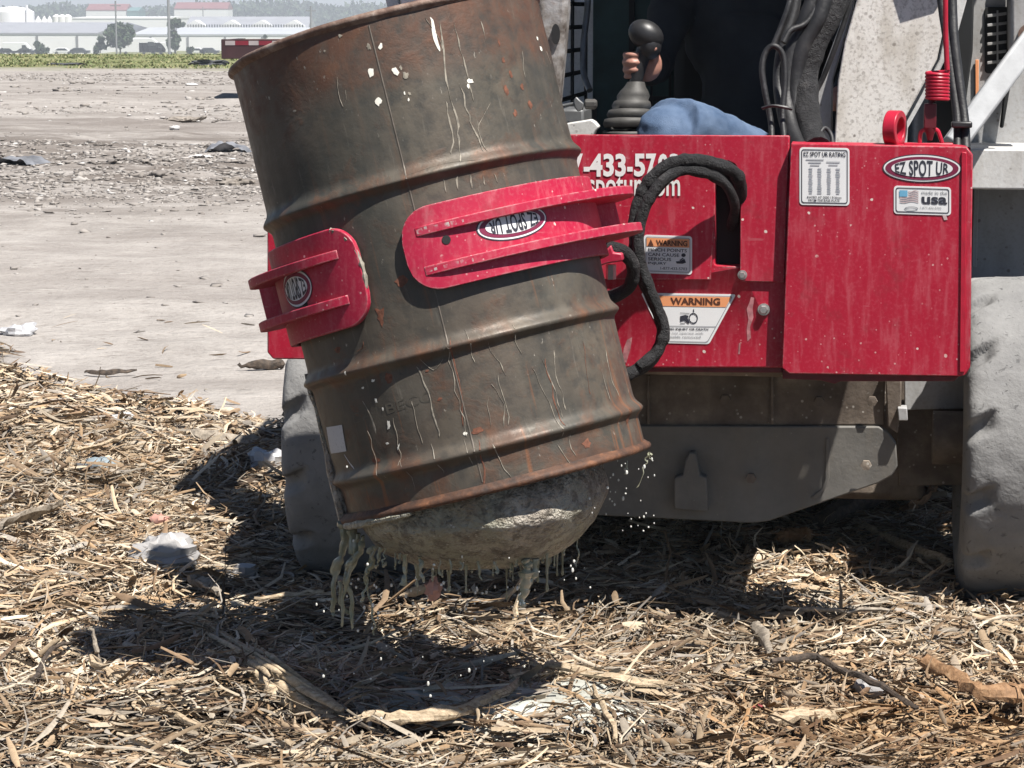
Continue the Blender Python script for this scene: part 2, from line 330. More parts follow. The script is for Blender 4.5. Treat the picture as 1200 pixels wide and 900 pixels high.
# sludge
k = NM('sludge', 0.42); z = k.sep(k.pos)[2]
c = k.ramp(k.noise(15, 6, 0.68), [(0.32, (0.20, 0.175, 0.14)), (0.45, (0.38, 0.335, 0.28)), (0.58, (0.52, 0.47, 0.40)), (0.72, (0.66, 0.62, 0.54))])
c = k.mix(k.ramp(k.noise(6, 4), [(0.46, 0.0), (0.60, 0.6)]), c, (0.33, 0.335, 0.235)); c = k.mix(k.ramp(k.noise(48, 5, 0.7, None, 0.5), [(0.40, 0.75), (0.52, 0.0)]), c, (0.12, 0.10, 0.075)); c = k.mix(k.ramp(k.noise(9, 4, 0.6), [(0.55, 0.0), (0.68, 0.55)]), c, (0.22, 0.15, 0.105))
c = k.mix(k.ramp(k.voro(70), [(0.10, 0.9), (0.17, 0.0)]), c, (0.55, 0.52, 0.45)); k.color(c)
k.rough(k.ramp(k.noise(40), [(0.35, 0.16), (0.65, 0.6)])); k.bump(k.math('ADD', k.noise(45, 6, 0.65), k.noise(160, 3)), 1.0, 0.012)
k = NM('slime', 0.18); k.color(k.ramp(k.noise(30, 4), [(0.3, (0.26, 0.27, 0.17)), (0.7, (0.50, 0.50, 0.40))])); k.b.inputs['Transmission Weight'].default_value = 0.25
plain('droplet', (0.72, 0.72, 0.66), 0.15, var=0.1)
plain('puddle', (0.42, 0.425, 0.38), 0.6, var=0.35, sc=18, bump=0.5)
# straw and wood
k = NM('straw', 0.72, spec=0.3); k.color(k.mix(0.55, k.attr('col'), k.ramp(k.noise(170, 4, 0.6), [(0.32, 0.45), (0.7, 1.0)]), 'MULTIPLY'))
k = NM('stick_pale', 0.75); c = k.ramp(k.noise(1, 5, 0.65, k.scale(k.pos, (50, 140, 140), (0, 0, 0.4))), [(0.3, (0.20, 0.145, 0.09)), (0.5, (0.42, 0.325, 0.215)), (0.72, (0.60, 0.49, 0.35))]); k.color(c); k.bump(k.noise(150, 4), 0.5, 0.005)
k = NM('stick_grey', 0.8); k.color(k.ramp(k.noise(60, 5, 0.65), [(0.3, (0.15, 0.125, 0.10)), (0.55, (0.31, 0.265, 0.21)), (0.75, (0.46, 0.40, 0.33))])); k.bump(k.noise(150, 4), 0.5, 0.005)
k = NM('stick_dark', 0.8); k.color(k.ramp(k.noise(60, 5, 0.65), [(0.35, (0.028, 0.022, 0.018)), (0.7, (0.11, 0.08, 0.058))])); k.bump(k.noise(150, 4), 0.5, 0.005)
k = NM('stick_brown', 0.75); k.color(k.ramp(k.noise(60, 5, 0.65), [(0.3, (0.14, 0.075, 0.035)), (0.55, (0.30, 0.17, 0.085)), (0.8, (0.48, 0.33, 0.19))])); k.bump(k.noise(150, 4), 0.5, 0.005)
plain('plastic_white', (0.34, 0.33, 0.325), 0.4, var=0.12, sc=20, bump=0.3)
k = NM('plastic_film', 0.25); k.color((0.72, 0.72, 0.74)); k.b.inputs['Transmission Weight'].default_value = 0.35; k.bump(k.noise(60, 4), 0.4, 0.01)
plain('stone_blue', (0.22, 0.27, 0.30), 0.7, var=0.25, sc=30, bump=0.4); plain('stone_dark', (0.07, 0.072, 0.08), 0.8, var=0.4, sc=30, bump=0.4)
plain('paper_white', (0.52, 0.51, 0.50), 0.7, var=0.06, sc=30); plain('pink_scrap', (0.50, 0.27, 0.22), 0.7, var=0.2, sc=30); plain('red_scrap', (0.30, 0.05, 0.055), 0.5, var=0.35, sc=80)
plain('tarp_grey', (0.16, 0.165, 0.18), 0.5, var=0.5, sc=7)
# cloth, skin
k = NM('denim', 0.85, spec=0.2); f = k.noise(12, 5, 0.6); c = k.ramp(f, [(0.3, (0.050, 0.085, 0.155)), (0.7, (0.135, 0.19, 0.29))]); k.color(c); k.bump(k.math('ADD', k.noise(420, 2), k.noise(16, 3)), 0.35, 0.006)
plain('dark_cloth', (0.028, 0.031, 0.035), 0.9, var=0.3); plain('skin', (0.40, 0.20, 0.15), 0.5, var=0.12, sc=60); plain('hair', (0.03, 0.022, 0.016), 0.7, var=0.4, sc=90)
plain('eye', (0.03, 0.03, 0.03), 0.2)
# far things
plain('white_wall', (0.78, 0.78, 0.79), 0.7, var=0.04, sc=0.2); plain('roof_grey', (0.29, 0.30, 0.33), 0.8, var=0.10, sc=0.3); plain('roof_pale', (0.42, 0.44, 0.47), 0.8, var=0.1, sc=0.3)
plain('window_dark', (0.08, 0.09, 0.11), 0.2); plain('brick_red', (0.34, 0.12, 0.11), 0.8, var=0.15, sc=0.2); plain('roof_red', (0.24, 0.095, 0.095), 0.7, var=0.1, sc=0.2); plain('teal_wall', (0.13, 0.24, 0.24), 0.7, sc=0.2)
plain('white_tank', (0.82, 0.81, 0.80), 0.5, var=0.05, sc=0.4); plain('pole', (0.22, 0.22, 0.23), 0.6); plain('car_white', (0.75, 0.76, 0.77), 0.25); plain('car_dark', (0.05, 0.055, 0.065), 0.25); plain('car_red', (0.32, 0.05, 0.05), 0.3)
plain('car_glass', (0.03, 0.035, 0.04), 0.1); plain('bark', (0.10, 0.085, 0.07), 0.9)
plain('trailer_red', (0.035, 0.010, 0.012), 0.55, var=0.3, sc=3); plain('trailer_dark', (0.03, 0.03, 0.032), 0.6); plain('tape_red', (0.17, 0.010, 0.022), 0.35, sc=6); plain('tape_white', (0.34, 0.30, 0.30), 0.35, sc=6); plain('deck_wood', (0.20, 0.15, 0.11), 0.8, var=0.3, sc=4)
k = NM('leaf', 0.65, spec=0.3); k.color(k.attr('col')); 
k = NM('clod', 0.9, spec=0.2); k.color(k.attr('col'))
plain('clod_mat', (0.22, 0.195, 0.17), 0.9, var=0.45, sc=14, bump=0.5, spec=0.2)
# ground: pale dried mud, churned darker bands, mulch litter near, grass strip, town land
k = NM('ground', 0.92, spec=0.2); p = k.pos; P3 = k.sep(p); y = P3[1]
n0 = k.noise(0.35, 6, 0.6); n1 = k.noise(2.6, 6, 0.65); n2 = k.noise(22, 6, 0.68); nst = k.noise(1, 5, 0.6, k.scale(p, (0.10, 0.55, 1)))
c = k.ramp(n1, [(0.25, (0.27, 0.246, 0.228)), (0.5, (0.375, 0.347, 0.323)), (0.75, (0.475, 0.443, 0.413))])
c = k.mix(k.ramp(nst, [(0.46, 0.0), (0.66, 0.75)]), c, (0.245, 0.218, 0.200))
c = k.mix(k.ramp(n2, [(0.30, 0.65), (0.47, 0.0)]), c, (0.20, 0.176, 0.155))
nsp = k.noise(1, 6, 0.75, k.scale(p, (3.0, 7.0, 1))); c = k.mix(k.ramp(nsp, [(0.30, 0.85), (0.42, 0.0)]), c, (0.15, 0.13, 0.117)); c = k.mix(k.ramp(nsp, [(0.60, 0.0), (0.70, 0.6)]), c, (0.58, 0.55, 0.51))
yw = k.math('DIVIDE', k.math('ADD', y, k.math('MULTIPLY', k.math('SUBTRACT', n0, 0.5), 14.0)), 100.0)
churn = k.ramp(yw, [(0.14, 0.0), (0.19, 1.0), (0.27, 0.9), (0.33, 0.15), (0.45, 0.35), (0.6, 0.0)])
c = k.mix(k.math('MULTIPLY', churn, k.ramp(k.noise(0.9, 6, 0.7, k.scale(p, (0.6, 1.4, 1))), [(0.38, 0.0), (0.56, 0.95)])), c, (0.150, 0.128, 0.112))
near = k.attr('litter'); c = k.mix(near, c, k.ramp(n2, [(0.3, (0.022, 0.016, 0.011)), (0.52, (0.060, 0.044, 0.031)), (0.75, (0.13, 0.10, 0.072))]))  # rotted mulch brown, painted darker still to deepen the shade between stalks
g = k.ramp(k.math('DIVIDE', k.math('ADD', y, k.math('MULTIPLY', k.math('SUBTRACT', n0, 0.5), 9.0)), 100.0), [(0.555, 0.0), (0.60, 1.0)])
gr = k.ramp(k.noise(1.3, 6, 0.7), [(0.3, (0.115, 0.135, 0.055)), (0.55, (0.20, 0.205, 0.095)), (0.8, (0.30, 0.275, 0.15))])
c = k.mix(g, c, gr); k.color(c); k.bump(k.math('ADD', k.math('ADD', n2, k.math('MULTIPLY', n1, 2.0)), k.math('MULTIPLY', nsp, 2.5)), 0.6, 0.04)

# ================================================================== GROUND
WHEELS = [(ml(-0.70, 0, 0.0), -1), (ml(0.77, 0, 0.0), 1)]
TYRE_R, TYRE_W = 0.362, 0.29
def litter_edge(x):
    return np.interp(x, [-6, -2.6, -2.0, -1.5, -0.75, 0, 2, 6], [9.6, 9.8, 9.7, 8.5, 7.9, 7.9, 8.3, 8.6])
def litter(x, y):
    e = litter_edge(x) + (fbm(np.asarray(x)*1.6, np.asarray(y)*0.9, 4, 5)-0.5)*1.7
    return sstep(0.0, 0.35, e-np.asarray(y))
def gz(x, y):
    x = np.asarray(x, float); y = np.asarray(y, float)
    L = litter(x, y)
    h = (fbm(x*1.1, y*1.1, 4, 1)-0.5)*0.055 + (fbm(x*3.3, y*3.3, 3, 9)-0.5)*0.06*L + (fbm(x*9, y*9, 2, 19)-0.5)*0.035*L
    far = sstep(13, 20, y)*(1-sstep(48, 60, y))
    h = h + far*(fbm(x*0.35, y*0.5, 5, 21)-0.5)*0.10 + far*np.maximum(0, fbm(x*1.1, y*1.5, 5, 33)-0.54)*0.30*sstep(16, 22, y)*(1-sstep(30, 40, y))
    h = h + L*0.012
    # mound in the left foreground, trough under the drum
    h = h + 0.05*np.exp(-(((x+0.52)/0.30)**2+((y-4.36)/0.16)**2)) - 0.03*np.exp(-(((x+0.25)/0.4)**2+((y-4.75)/0.25)**2))
    for w, s in WHEELS:
        d2 = ((x-w.x)/0.30)**2+((y-w.y)/0.36)**2; k = np.exp(-d2**2); h = h*(1-k) + 0.0*k
    # plateau edge, then the lower town
    h = h*(1-sstep(60, 66, y)) - 8.0*sstep(76, 130, y) - 8.0*sstep(150, 320, np.abs(x))*(1-sstep(76, 130, y))
    return h
def axis(fine0, fine1, step, lo, hi, g=1.16):
    a = list(np.arange(fine0, fine1, step)); s = step; v = a[-1]
    while v < hi: s *= g; v += s; a.append(min(v, hi))
    s = step; v = fine0; b = []
    while v > lo: s *= g; v -= s; b.append(max(v, lo))
    return np.array(b[::-1]+a)
gx = axis(-2.6, 2.6, 0.028, -2600, 2600, 1.085); gy = axis(3.3, 10.5, 0.028, -80, 4200, 1.022)
GX, GY = np.meshgrid(gx, gy); GZ = gz(GX, GY)
nx, ny = len(gx), len(gy); ii = np.arange(nx*ny).reshape(ny, nx)
Q = np.stack([ii[:-1,:-1], ii[:-1,1:], ii[1:,1:], ii[1:,:-1]], -1).reshape(-1, 4)
ground = fast_mesh('ground', np.stack([GX, GY, GZ], -1).reshape(-1, 3), Q, 'ground'); ground['kind'] = 'structure'
a_ = ground.data.attributes.new('litter', 'FLOAT', 'POINT'); a_.data.foreach_set('value', litter(GX, GY).astype(np.float32).ravel())
ground.data.polygons.foreach_set('use_smooth', np.ones(len(Q), bool))
def gnd(x, y): return float(gz(x, y))
def gpt(px, py):
    d = ray(px, py); z = 0
    for _ in range(6):
        t = (z-CAMH)/d.z; p = CO+d*t; z = gnd(p.x, p.y)
    return Vector((p.x, p.y, z))

# ------------------------------------------------------------------ shredded stalks and wood (nobody could count it)
def shreds(name, n, x0, x1, y0, y1, Lr, Wr, pal, lift, tilt, seed, curl=0.5, keep=None, bias=0.0):
    R = np.random.default_rng(seed)
    x = R.uniform(x0, x1, n); y = R.uniform(y0, y1, n)
    m = R.random(n) < litter(x, y)*0.93+0.004
    m &= np.abs(x) < 0.235*y+0.45
    for w, s in WHEELS: m &= ~((np.abs(x-w.x) < 0.15) & (np.abs(y-w.y) < 0.20))
    if keep is not None: m &= keep(x, y, R)
    x = x[m]; y = y[m]; n = len(x)
    L = np.exp(R.uniform(math.log(Lr[0]), math.log(Lr[1]), n)); w = np.exp(R.uniform(math.log(Wr[0]), math.log(Wr[1]), n))*0.5
    w = np.minimum(w, L*0.22)
    flow = (fbm(x*5.0, y*5.0, 2, 50)-0.5)*7.0
    yaw = flow + R.normal(0, 0.55, n); yaw = np.where(R.random(n) < bias, R.normal(0, 0.35, n), yaw)
    pit = R.normal(0, tilt, n); pit = np.where(R.random(n) < 0.010, R.uniform(0.4, 1.1, n), pit)
    d = np.stack([np.cos(yaw)*np.cos(pit), np.sin(yaw)*np.cos(pit), np.sin(pit)], -1)
    sd = np.stack([-np.sin(yaw), np.cos(yaw), np.zeros(n)], -1); up = np.cross(d, sd)
    roll = R.normal(0, 0.7, n)[:, None]; s2 = sd*np.cos(roll)+up*np.sin(roll); u2 = up*np.cos(roll)-sd*np.sin(roll)
    z = gz(x, y) + lift*R.random(n)**1.5*litter(x, y) + 0.003 + np.abs(np.sin(pit))*L*0.42
    c0 = np.stack([x, y, z], -1)
    cur = R.normal(0, curl, n); arch = R.normal(0, 0.10, n)
    ts = np.array([-0.5, -0.17, 0.2, 0.5]); V = np.zeros((n, 4, 3, 3)); prof = np.stack([R.uniform(0.1, 0.9, n), R.uniform(0.8, 1.1, n), R.uniform(0.75, 1.1, n), R.uniform(0.05, 0.7, n)], -1)
    for i, t in enumerate(ts):
        cc = c0 + d*(t*L)[:, None] + sd*((t*t-0.08)*cur*L)[:, None] + up*((0.1-t*t)*arch*L)[:, None] + sd*(R.normal(0, 0.02, n)*L)[:, None]
        ww = (w*prof[:, i])[:, None]
        V[:, i, 0] = cc - s2*ww; V[:, i, 1] = cc + u2*ww*0.55; V[:, i, 2] = cc + s2*ww
    base = (np.arange(n)*12)[:, None]
    q = []
    for i in range(3):
        for j in range(2): q.append(base + np.array([i*3+j, i*3+j+1, (i+1)*3+j+1, (i+1)*3+j]))
    Q = np.stack(q, 1).reshape(-1, 4)
    pal = np.array(pal); ci = R.integers(0, len(pal), n); C = pal[ci]*R.uniform(0.62, 1.22, n)[:, None]*(0.50+0.92*fbm(x*2.2, y*2.2, 4, 88))[:, None]
    wet = sstep(0.1, 0.7, (x-0.15)/0.5)*(1-sstep(4.35, 4.75, y))*fbm(x*4, y*4, 2, 77)          # the damp orange-brown litter front right
    C = C*(1-wet[:, None]*np.array([0.18, 0.36, 0.55]))
    C = np.repeat(C[:, None], 12, 1).reshape(-1, 3)
    o = fast_mesh(name, V.reshape(-1, 3), Q, 'straw', np.clip(C, 0, 0.9)); o['kind'] = 'stuff'; return o
PAL = [(0.56,0.435,0.295),(0.65,0.535,0.39),(0.46,0.335,0.215),(0.36,0.255,0.16),(0.55,0.455,0.34),(0.71,0.61,0.475),(0.25,0.165,0.10),(0.46,0.395,0.315),(0.18,0.12,0.078),(0.46,0.31,0.18),(0.39,0.345,0.295),(0.30,0.21,0.135)]
o = shreds('shredded_stalk_litter', 84000, -2.4, 2.4, 3.7, 6.6, (0.030, 0.115), (0.0032, 0.0095), PAL, 0.040, 0.20, 3, 0.7); tag(o, 'dry shredded stalks and wood covering the near ground', 'mulch')
o = shreds('far_stalk_litter', 70000, -2.9, 2.9, 6.4, 10.6, (0.035, 0.13), (0.004, 0.014), PAL, 0.035, 0.18, 4); tag(o, 'pale shredded stalks spread behind the loader', 'mulch')
o = shreds('fine_shred_litter', 70000, -2.4, 2.4, 3.7, 7.4, (0.012, 0.05), (0.0015, 0.0045), PAL, 0.055, 0.38, 5, 1.4); tag(o, 'fine curled fibres among the shredded stalks', 'mulch')
o = shreds('long_stalk_litter', 2600, -2.6, 2.6, 3.75, 9.6, (0.10, 0.24), (0.005, 0.014), PAL, 0.05, 0.13, 6, 0.5); tag(o, 'long split stalks lying over the litter', 'mulch')
o = shreds('wood_chip_litter', 8000, -2.6, 2.6, 3.75, 9.2, (0.02, 0.06), (0.008, 0.020), PAL, 0.05, 0.30, 8, 0.15); tag(o, 'flat bark and wood chips among the stalks', 'mulch')
o = shreds('splinter_litter', 3600, -2.6, 2.6, 3.75, 9.2, (0.05, 0.15), (0.009, 0.022), PAL, 0.05, 0.22, 18, 0.2); tag(o, 'broad broken splinters of wood lying over the litter', 'mulch')

# clods and crumbs of mud on the open field
SUBD = [1]
def clods(name, n, yr, sr, seed, mask):
    R = np.random.default_rng(seed); ico = bmesh.new(); bmesh.ops.create_icosphere(ico, subdivisions=SUBD[0], radius=1.0)
    iv = np.array([tuple(v.co) for v in ico.verts]); fq = np.array([[v.index for v in f.verts] for f in ico.faces]); ico.free()
    y = np.exp(R.uniform(math.log(yr[0]), math.log(yr[1]), n)); x = R.uniform(-0.30, 0.10, n)*y
    k = R.random(n) < mask(x, y); x = x[k]; y = y[k]; n = len(x)
    s = np.exp(R.normal(math.log(sr), 0.55, n))*np.clip(y/24, 0.35, 1.3); s = np.minimum(s, sr*2.3)
    sc = np.stack([s*R.uniform(0.8, 1.9, n), s*R.uniform(0.8, 1.5, n), s*R.uniform(0.25, 0.6, n)], -1); a = R.uniform(0, 2*PI, n)
    P = iv[None]*(R.uniform(0.5, 1.3, (n, len(iv), 1))*(0.75+0.5*np.sin(iv[None, :, :1]*3+R.uniform(0, 6, (n, 1, 1)))*np.cos(iv[None, :, 1:2]*4+R.uniform(0, 6, (n, 1, 1)))))*sc[:, None]
    X = P[...,0]*np.cos(a)[:,None]-P[...,1]*np.sin(a)[:,None]; Y = P[...,0]*np.sin(a)[:,None]+P[...,1]*np.cos(a)[:,None]
    P = np.stack([X+x[:,None], Y+y[:,None], P[...,2]+(gz(x,y)+sc[:,2]*0.2)[:,None]], -1)
    F = (fq[None]+(np.arange(n)*len(iv))[:,None,None]).reshape(-1, 3)
    pal = np.array([(0.31,0.285,0.262),(0.25,0.226,0.205),(0.38,0.356,0.333),(0.19,0.17,0.155),(0.28,0.256,0.235),(0.50,0.485,0.465)]); C = np.repeat(pal[R.choice(6, n, p=[.24,.22,.16,.16,.19,.03])][:,None], len(iv), 1).reshape(-1,3)
    o = fast_mesh(name, P.reshape(-1,3), F, 'clod', C, tri=True); o['kind'] = 'stuff'; return o
o = clods('mud_clods', 90000, (9.5, 58), 0.020, 40, lambda x, y: np.clip(0.012 + (0.8*sstep(15, 19, y)*(1-sstep(30, 36, y)) + 0.55*sstep(38, 44, y)*(1-sstep(54, 58, y)))*sstep(0.40, 0.60, fbm(x*0.22, y*0.5, 3, 60)), 0, 1)); tag(o, 'clods and crumbs of dried mud scattered over the open field', 'mud')
SUBD[0] = 2
o = clods('field_lumps', 2400, (15, 57), 0.036, 41, lambda x, y: sstep(0.52, 0.66, fbm(x*0.25, y*0.3, 3, 61))*0.9); tag(o, 'larger lumps of churned mud on the far field', 'mud')

# ================================================================== DRUM
DD = 4.36
A_top = CO + ray(450, 41)*DD; A_bot = CO + ray(581, 568)*DD
AX = (A_bot-A_top).normalized(); DL = (A_bot-A_top).length
NEAR = (-CF - AX*(-CF).dot(AX)).normalized(); RGT = AX.cross(NEAR).normalized()
if RGT.x < 0: RGT = -RGT
R0 = 0.2775
def dp(phi, t, r): return A_top + AX*t + (NEAR*math.cos(phi) + RGT*math.sin(phi))*r
def dhit(px, py, r=R0):
    d = ray(px, py); o = CO - A_top
    do = d - AX*d.dot(AX); oo = o - AX*o.dot(AX)
    a = do.dot(do); b = 2*do.dot(oo); c = oo.dot(oo)-r*r; D = b*b-4*a*c
    s = (-b - math.sqrt(max(D, 0)))/(2*a); p = CO + d*s - A_top
    return math.atan2(p.dot(RGT), p.dot(NEAR)), p.dot(AX)
drum = thing('steel_drum', A_bot, 'rusty grey steel drum tilted and gripped by the two red pads', 'drum')
BEADS = [0.283, 0.570, 0.749]
def dent(ph, t):
    d = (float(fbm(ph*1.7+9, t*5, 3, 14))-0.5)*0.007
    if t > 0.68: d -= 0.008*math.exp(-((ph+1.35)/0.35)**2)*sstep(0.68, 0.78, t)
    return d
def body_r(t, ph=None):
    r = R0 + (dent(ph, t) if ph is not None else 0.0)
    for tb in BEADS:
        d = t-tb
        if -0.035 < d < 0.028: r += 0.0125*(math.exp(-(d/0.013)**2) if d < 0 else math.exp(-(d/0.0085)**2))
    return r - 0.004*(t/DL)
m = MB(); NU = 128; ts = sorted(set([round(x, 4) for x in np.linspace(0.012, DL-0.010, 60)] + [round(tb+d, 4) for tb in BEADS for d in np.linspace(-0.03, 0.026, 17)]))
for t in ts:
    for i in range(NU+1):
        ph = -PI + 2*PI*i/NU
        m.v.append(dp(ph, t, body_r(t, ph))); m.uv.append((ph*R0, t))
for j in range(len(ts)-1):
    for i in range(NU): m.f.append((j*(NU+1)+i, j*(NU+1)+i+1, (j+1)*(NU+1)+i+1, (j+1)*(NU+1)+i))
body = m.build('shell', 'drum', drum, angle=60)
def chime(t0, sgn, mat):
    pr = [(t0+sgn*0.012, R0-0.004), (t0+sgn*0.007, R0+0.001), (t0+sgn*0.004, R0+0.005), (t0, R0+0.0062), (t0-sgn*0.004, R0+0.005), (t0-sgn*0.006, R0+0.001), (t0-sgn*0.004, R0-0.007), (t0+sgn*0.012, R0-0.009)]
    return MB().lathe(pr, A_top, AX, NEAR, 96, lambda a, t, r: r+(float(vnoise(a*5+20, t*50, 3))-0.5)*0.004).build('rim', mat, drum, angle=70)
chime(0.004, 1, 'rim_rust'); chime(DL-0.004, -1, 'rim_orange')
MB().lathe([(0.03, R0-0.004), (0.028, 0.2), (0.026, 0.001)], A_top, AX, NEAR, 64).build('lid', 'rim_rust', drum)
# side seam
m = MB(); ph0, _ = dhit(452, 110)
m.grid(lambda u, v: dp(ph0+(u-0.5)*0.010, 0.02+v*(DL-0.04), body_r(0.02+v*(DL-0.04), ph0)+0.0010-abs(u-0.5)*0.001), 3, 90); m.build('seam', 'seam_pale', drum)
# dried runs, chips and splashes stuck to the shell: (material, pixel path, widths in px)
def run_strip(m, path, w0, w1, lift=0.0007, wob=1.1):
    P = [dhit(*p) for p in path]
    n = max(4, int(sum(math.hypot(path[i+1][0]-path[i][0], path[i+1][1]-path[i][1]) for i in range(len(path)-1))/5))
    PP = spline([Vector((p[0]*R0, p[1], 0)) for p in P], max(2, n//max(1, len(P)-1)))
    o = len(m.v); N = len(PP); seed = random.random()*99
    for i, q in enumerate(PP):
        f = i/(N-1); w = (w0*(1-f)+w1*f)*0.00085*(0.10+1.5*float(vnoise(i*0.6+seed, seed)))*(0.25 if i in (0, N-1) else 1)
        x = q.x + (float(vnoise(i*0.5+seed, 3.3+seed))-0.5)*wob*0.006; r = body_r(q.y, x/R0)
        for dx, h in ((-w, 0), (0, 0.0004), (w, 0)): m.v.append(dp((x+dx*0.5)/R0, q.y, r+lift+h))
    for i in range(N-1):
        for j in range(2): m.f.append((o+i*3+j, o+i*3+j+1, o+(i+1)*3+j+1, o+(i+1)*3+j))
def blob(m, px, py, rx, ry, rot=0, lift=0.0008):
    ph, t = dhit(px, py); n = 11; o = len(m.v); m.v.append(dp(ph, t, body_r(t, ph)+lift+0.0003)); sd = random.random()*50
    for i in range(n):
        a = 2*PI*i/n; q = 0.35+0.9*float(vnoise(i*1.3+sd, sd)); x = rx*math.cos(a)*q; y_ = ry*math.sin(a)*q
        x *= 0.85; y_ *= 0.85; X = (x*math.cos(rot)-y_*math.sin(rot))*0.00152; Y = (x*math.sin(rot)+y_*math.cos(rot))*0.00152
        m.v.append(dp(ph+X/R0, t+Y, body_r(t+Y, ph+X/R0)+lift))
    m.f += [(o, o+1+i, o+1+(i+1)%n) for i in range(n)]
m = MB()
for path, a, b in [([(517,25),(522,80),(528,115),(535,140),(537,165),(540,190)],4,3),([(540,100),(548,130),(556,150),(565,178)],2,3),([(522,118),(530,150),(530,180)],3,3),
    ([(532,25),(540,60),(548,90),(556,118)],3,2),([(563,25),(568,50)],3,2),([(575,120),(562,150),(570,178)],2,2),([(500,20),(512,40),(518,60)],2,2),
    ([(487,430),(498,452),(505,470),(512,500),(514,512)],3,5),([(494,420),(507,434),(520,420)],2,2),([(524,405),(530,440),(540,480),(547,512)],2,2),
    ([(570,400),(585,425),(592,440)],2,2),([(575,450),(590,470),(592,500)],3,2),([(583,440),(592,470),(596,498)],3,2),([(571,465),(576,500)],2,2),
    ([(625,430),(640,460),(650,485),(660,512)],3,2),([(636,420),(650,455),(662,490)],2,2),([(650,410),(655,445),(666,480)],2,2),([(712,410),(718,440),(727,465)],3,2),([(706,432),(712,455),(718,470)],2,2),
    ([(655,520),(664,535),(672,548)],3,2),([(668,510),(675,535)],2,2),([(578,520),(590,545),(600,560)],3,2),([(542,515),(555,545)],2,2),([(505,520),(514,545),(520,555)],2,2),
    ([(460,490),(466,520),(470,545)],1.5,1.5),([(483,470),(488,490),(493,520)],1.5,1.5),([(430,505),(438,530),(448,565)],1.5,1),([(470,540),(480,560),(486,575)],2,1.5),
    ([(424,470),(432,485),(440,508)],2,4),([(520,210),(524,225)],4,3),([(535,207),(538,222)],4,3),([(550,205),(555,220)],4,3),([(565,204),(570,216)],4,3),([(580,203),(584,214)],3,3),
    ([(480,205),(520,192),(560,188)],2,3),([(600,380),(606,400),(612,415)],2,2),([(545,385),(552,410),(556,425)],2,2),([(640,60),(645,75)],2,2),([(612,60),(616,90)],1.5,1.5),([(395,90),(398,110),(402,125)],2,1.5),([(330,340),(332,360)],1,1),([(405,105),(404,120)],2,2)]:
    run_strip(m, path, a, b)
for q in [(432,55,3,5),(476,88,4,5),(470,80,2,5),(480,110,2,3),(398,42,4,3),(380,60,2,2),(315,115,3,3),(345,130,4,2),(427,325,3,5),(590,270,2,2)]: blob(m, *q)
m.build('dried_run', 'dried_drip', drum)['kind'] = 'stuff'
m = MB()
run_strip(m, [(505,20),(510,40),(515,60)], 7, 7)
for q in [(446,55,4,6,0.3),(435,85,5,8),(443,119,5,7),(463,84,4,6,-0.4),(474,109,1.5,3),(479,117,2,3),(551,95,5,4),(549,101,3,4),(634,57,6,5),(630,45,3,3),(425,455,3,2),(440,470,2,4),(448,480,2,3),(455,499,3,7,0.3),(545,508,3,3),(453,520,3,2),(466,524,2,5,0.5),(410,436,2,3),(437,446,3,2)]: blob(m, *q)
m.build('paint_chip', 'white_chip', drum)['kind'] = 'stuff'
m = MB()
for q in [(599,87,4,6),(594,105,5,11),(612,101,4,5),(622,122,5,8),(605,133,4,6),(590,70,4,5),(585,50,2,6),(455,445,8,9),(515,468,4,3),(500,435,3,2),(640,258,2,2),(560,505,12,6,0.1),(440,540,10,4,0.2),(690,520,9,8),(735,490,6,10),(470,330,12,9),(445,370,8,14),(395,410,10,5)]: blob(m, *q, lift=0.0005)
for path, a, b in [([(527,395),(535,430),(540,460),(543,500)],4,2),([(640,420),(652,470),(660,500)],3,2),([(684,400),(690,440),(693,462)],3,2),([(560,515),(566,550),(568,570)],5,3),([(415,413),(424,408),(425,400)],4,2)]: run_strip(m, path, a, b, 0.0005)
m.build('rust_bloom', 'rust_spot', drum)['kind'] = 'stuff'
m = MB()
P4 = [dhit(*p) for p in [(381,501),(400,498),(405,529),(386,532)]]
def padq(u, v):
    a = P4[0][0]*(1-u)*(1-v)+P4[1][0]*u*(1-v)+P4[2][0]*u*v+P4[3][0]*(1-u)*v; t = P4[0][1]*(1-u)*(1-v)+P4[1][1]*u*(1-v)+P4[2][1]*u*v+P4[3][1]*(1-u)*v
    return dp(a, t, body_r(t, a)+0.0012)
m.grid(padq, 6, 6); m.build('paper_label', 'paper', drum)['label'] = 'small torn white paper label'
m = MB(); run_strip(m, [(402,533),(408,543),(414,550)], 6, 4); m.build('torn_paper', 'paper', drum)

# ---- lettering helper: text -> (x, y) triangles in a unit box
def text_tris(s, bold=0.0, space=1.0):
    cu = bpy.data.curves.new('t', 'FONT'); cu.body = s; cu.offset = bold; cu.resolution_u = 3; cu.fill_mode = 'FRONT'; cu.space_character = space
    o = bpy.data.objects.new('t', cu); COL.objects.link(o)
    me = bpy.data.meshes.new_from_object(o.evaluated_get(bpy.context.evaluated_depsgraph_get()))
    v = np.array([tuple(q.co)[:2] for q in me.vertices]); f = [tuple(p.vertices) for p in me.polygons]
    bpy.data.objects.remove(o); bpy.data.curves.remove(cu); bpy.data.meshes.remove(me)
    lo = v.min(0); hi = v.max(0); return (v-lo)/(hi-lo), f
def text_on(m, s, fn, bold=0.0, space=1.0):              # fn(x, y) -> world point, x, y in 0..1 (y up)
    v, f = text_tris(s, bold, space); m.add([fn(a, b) for a, b in v], f)

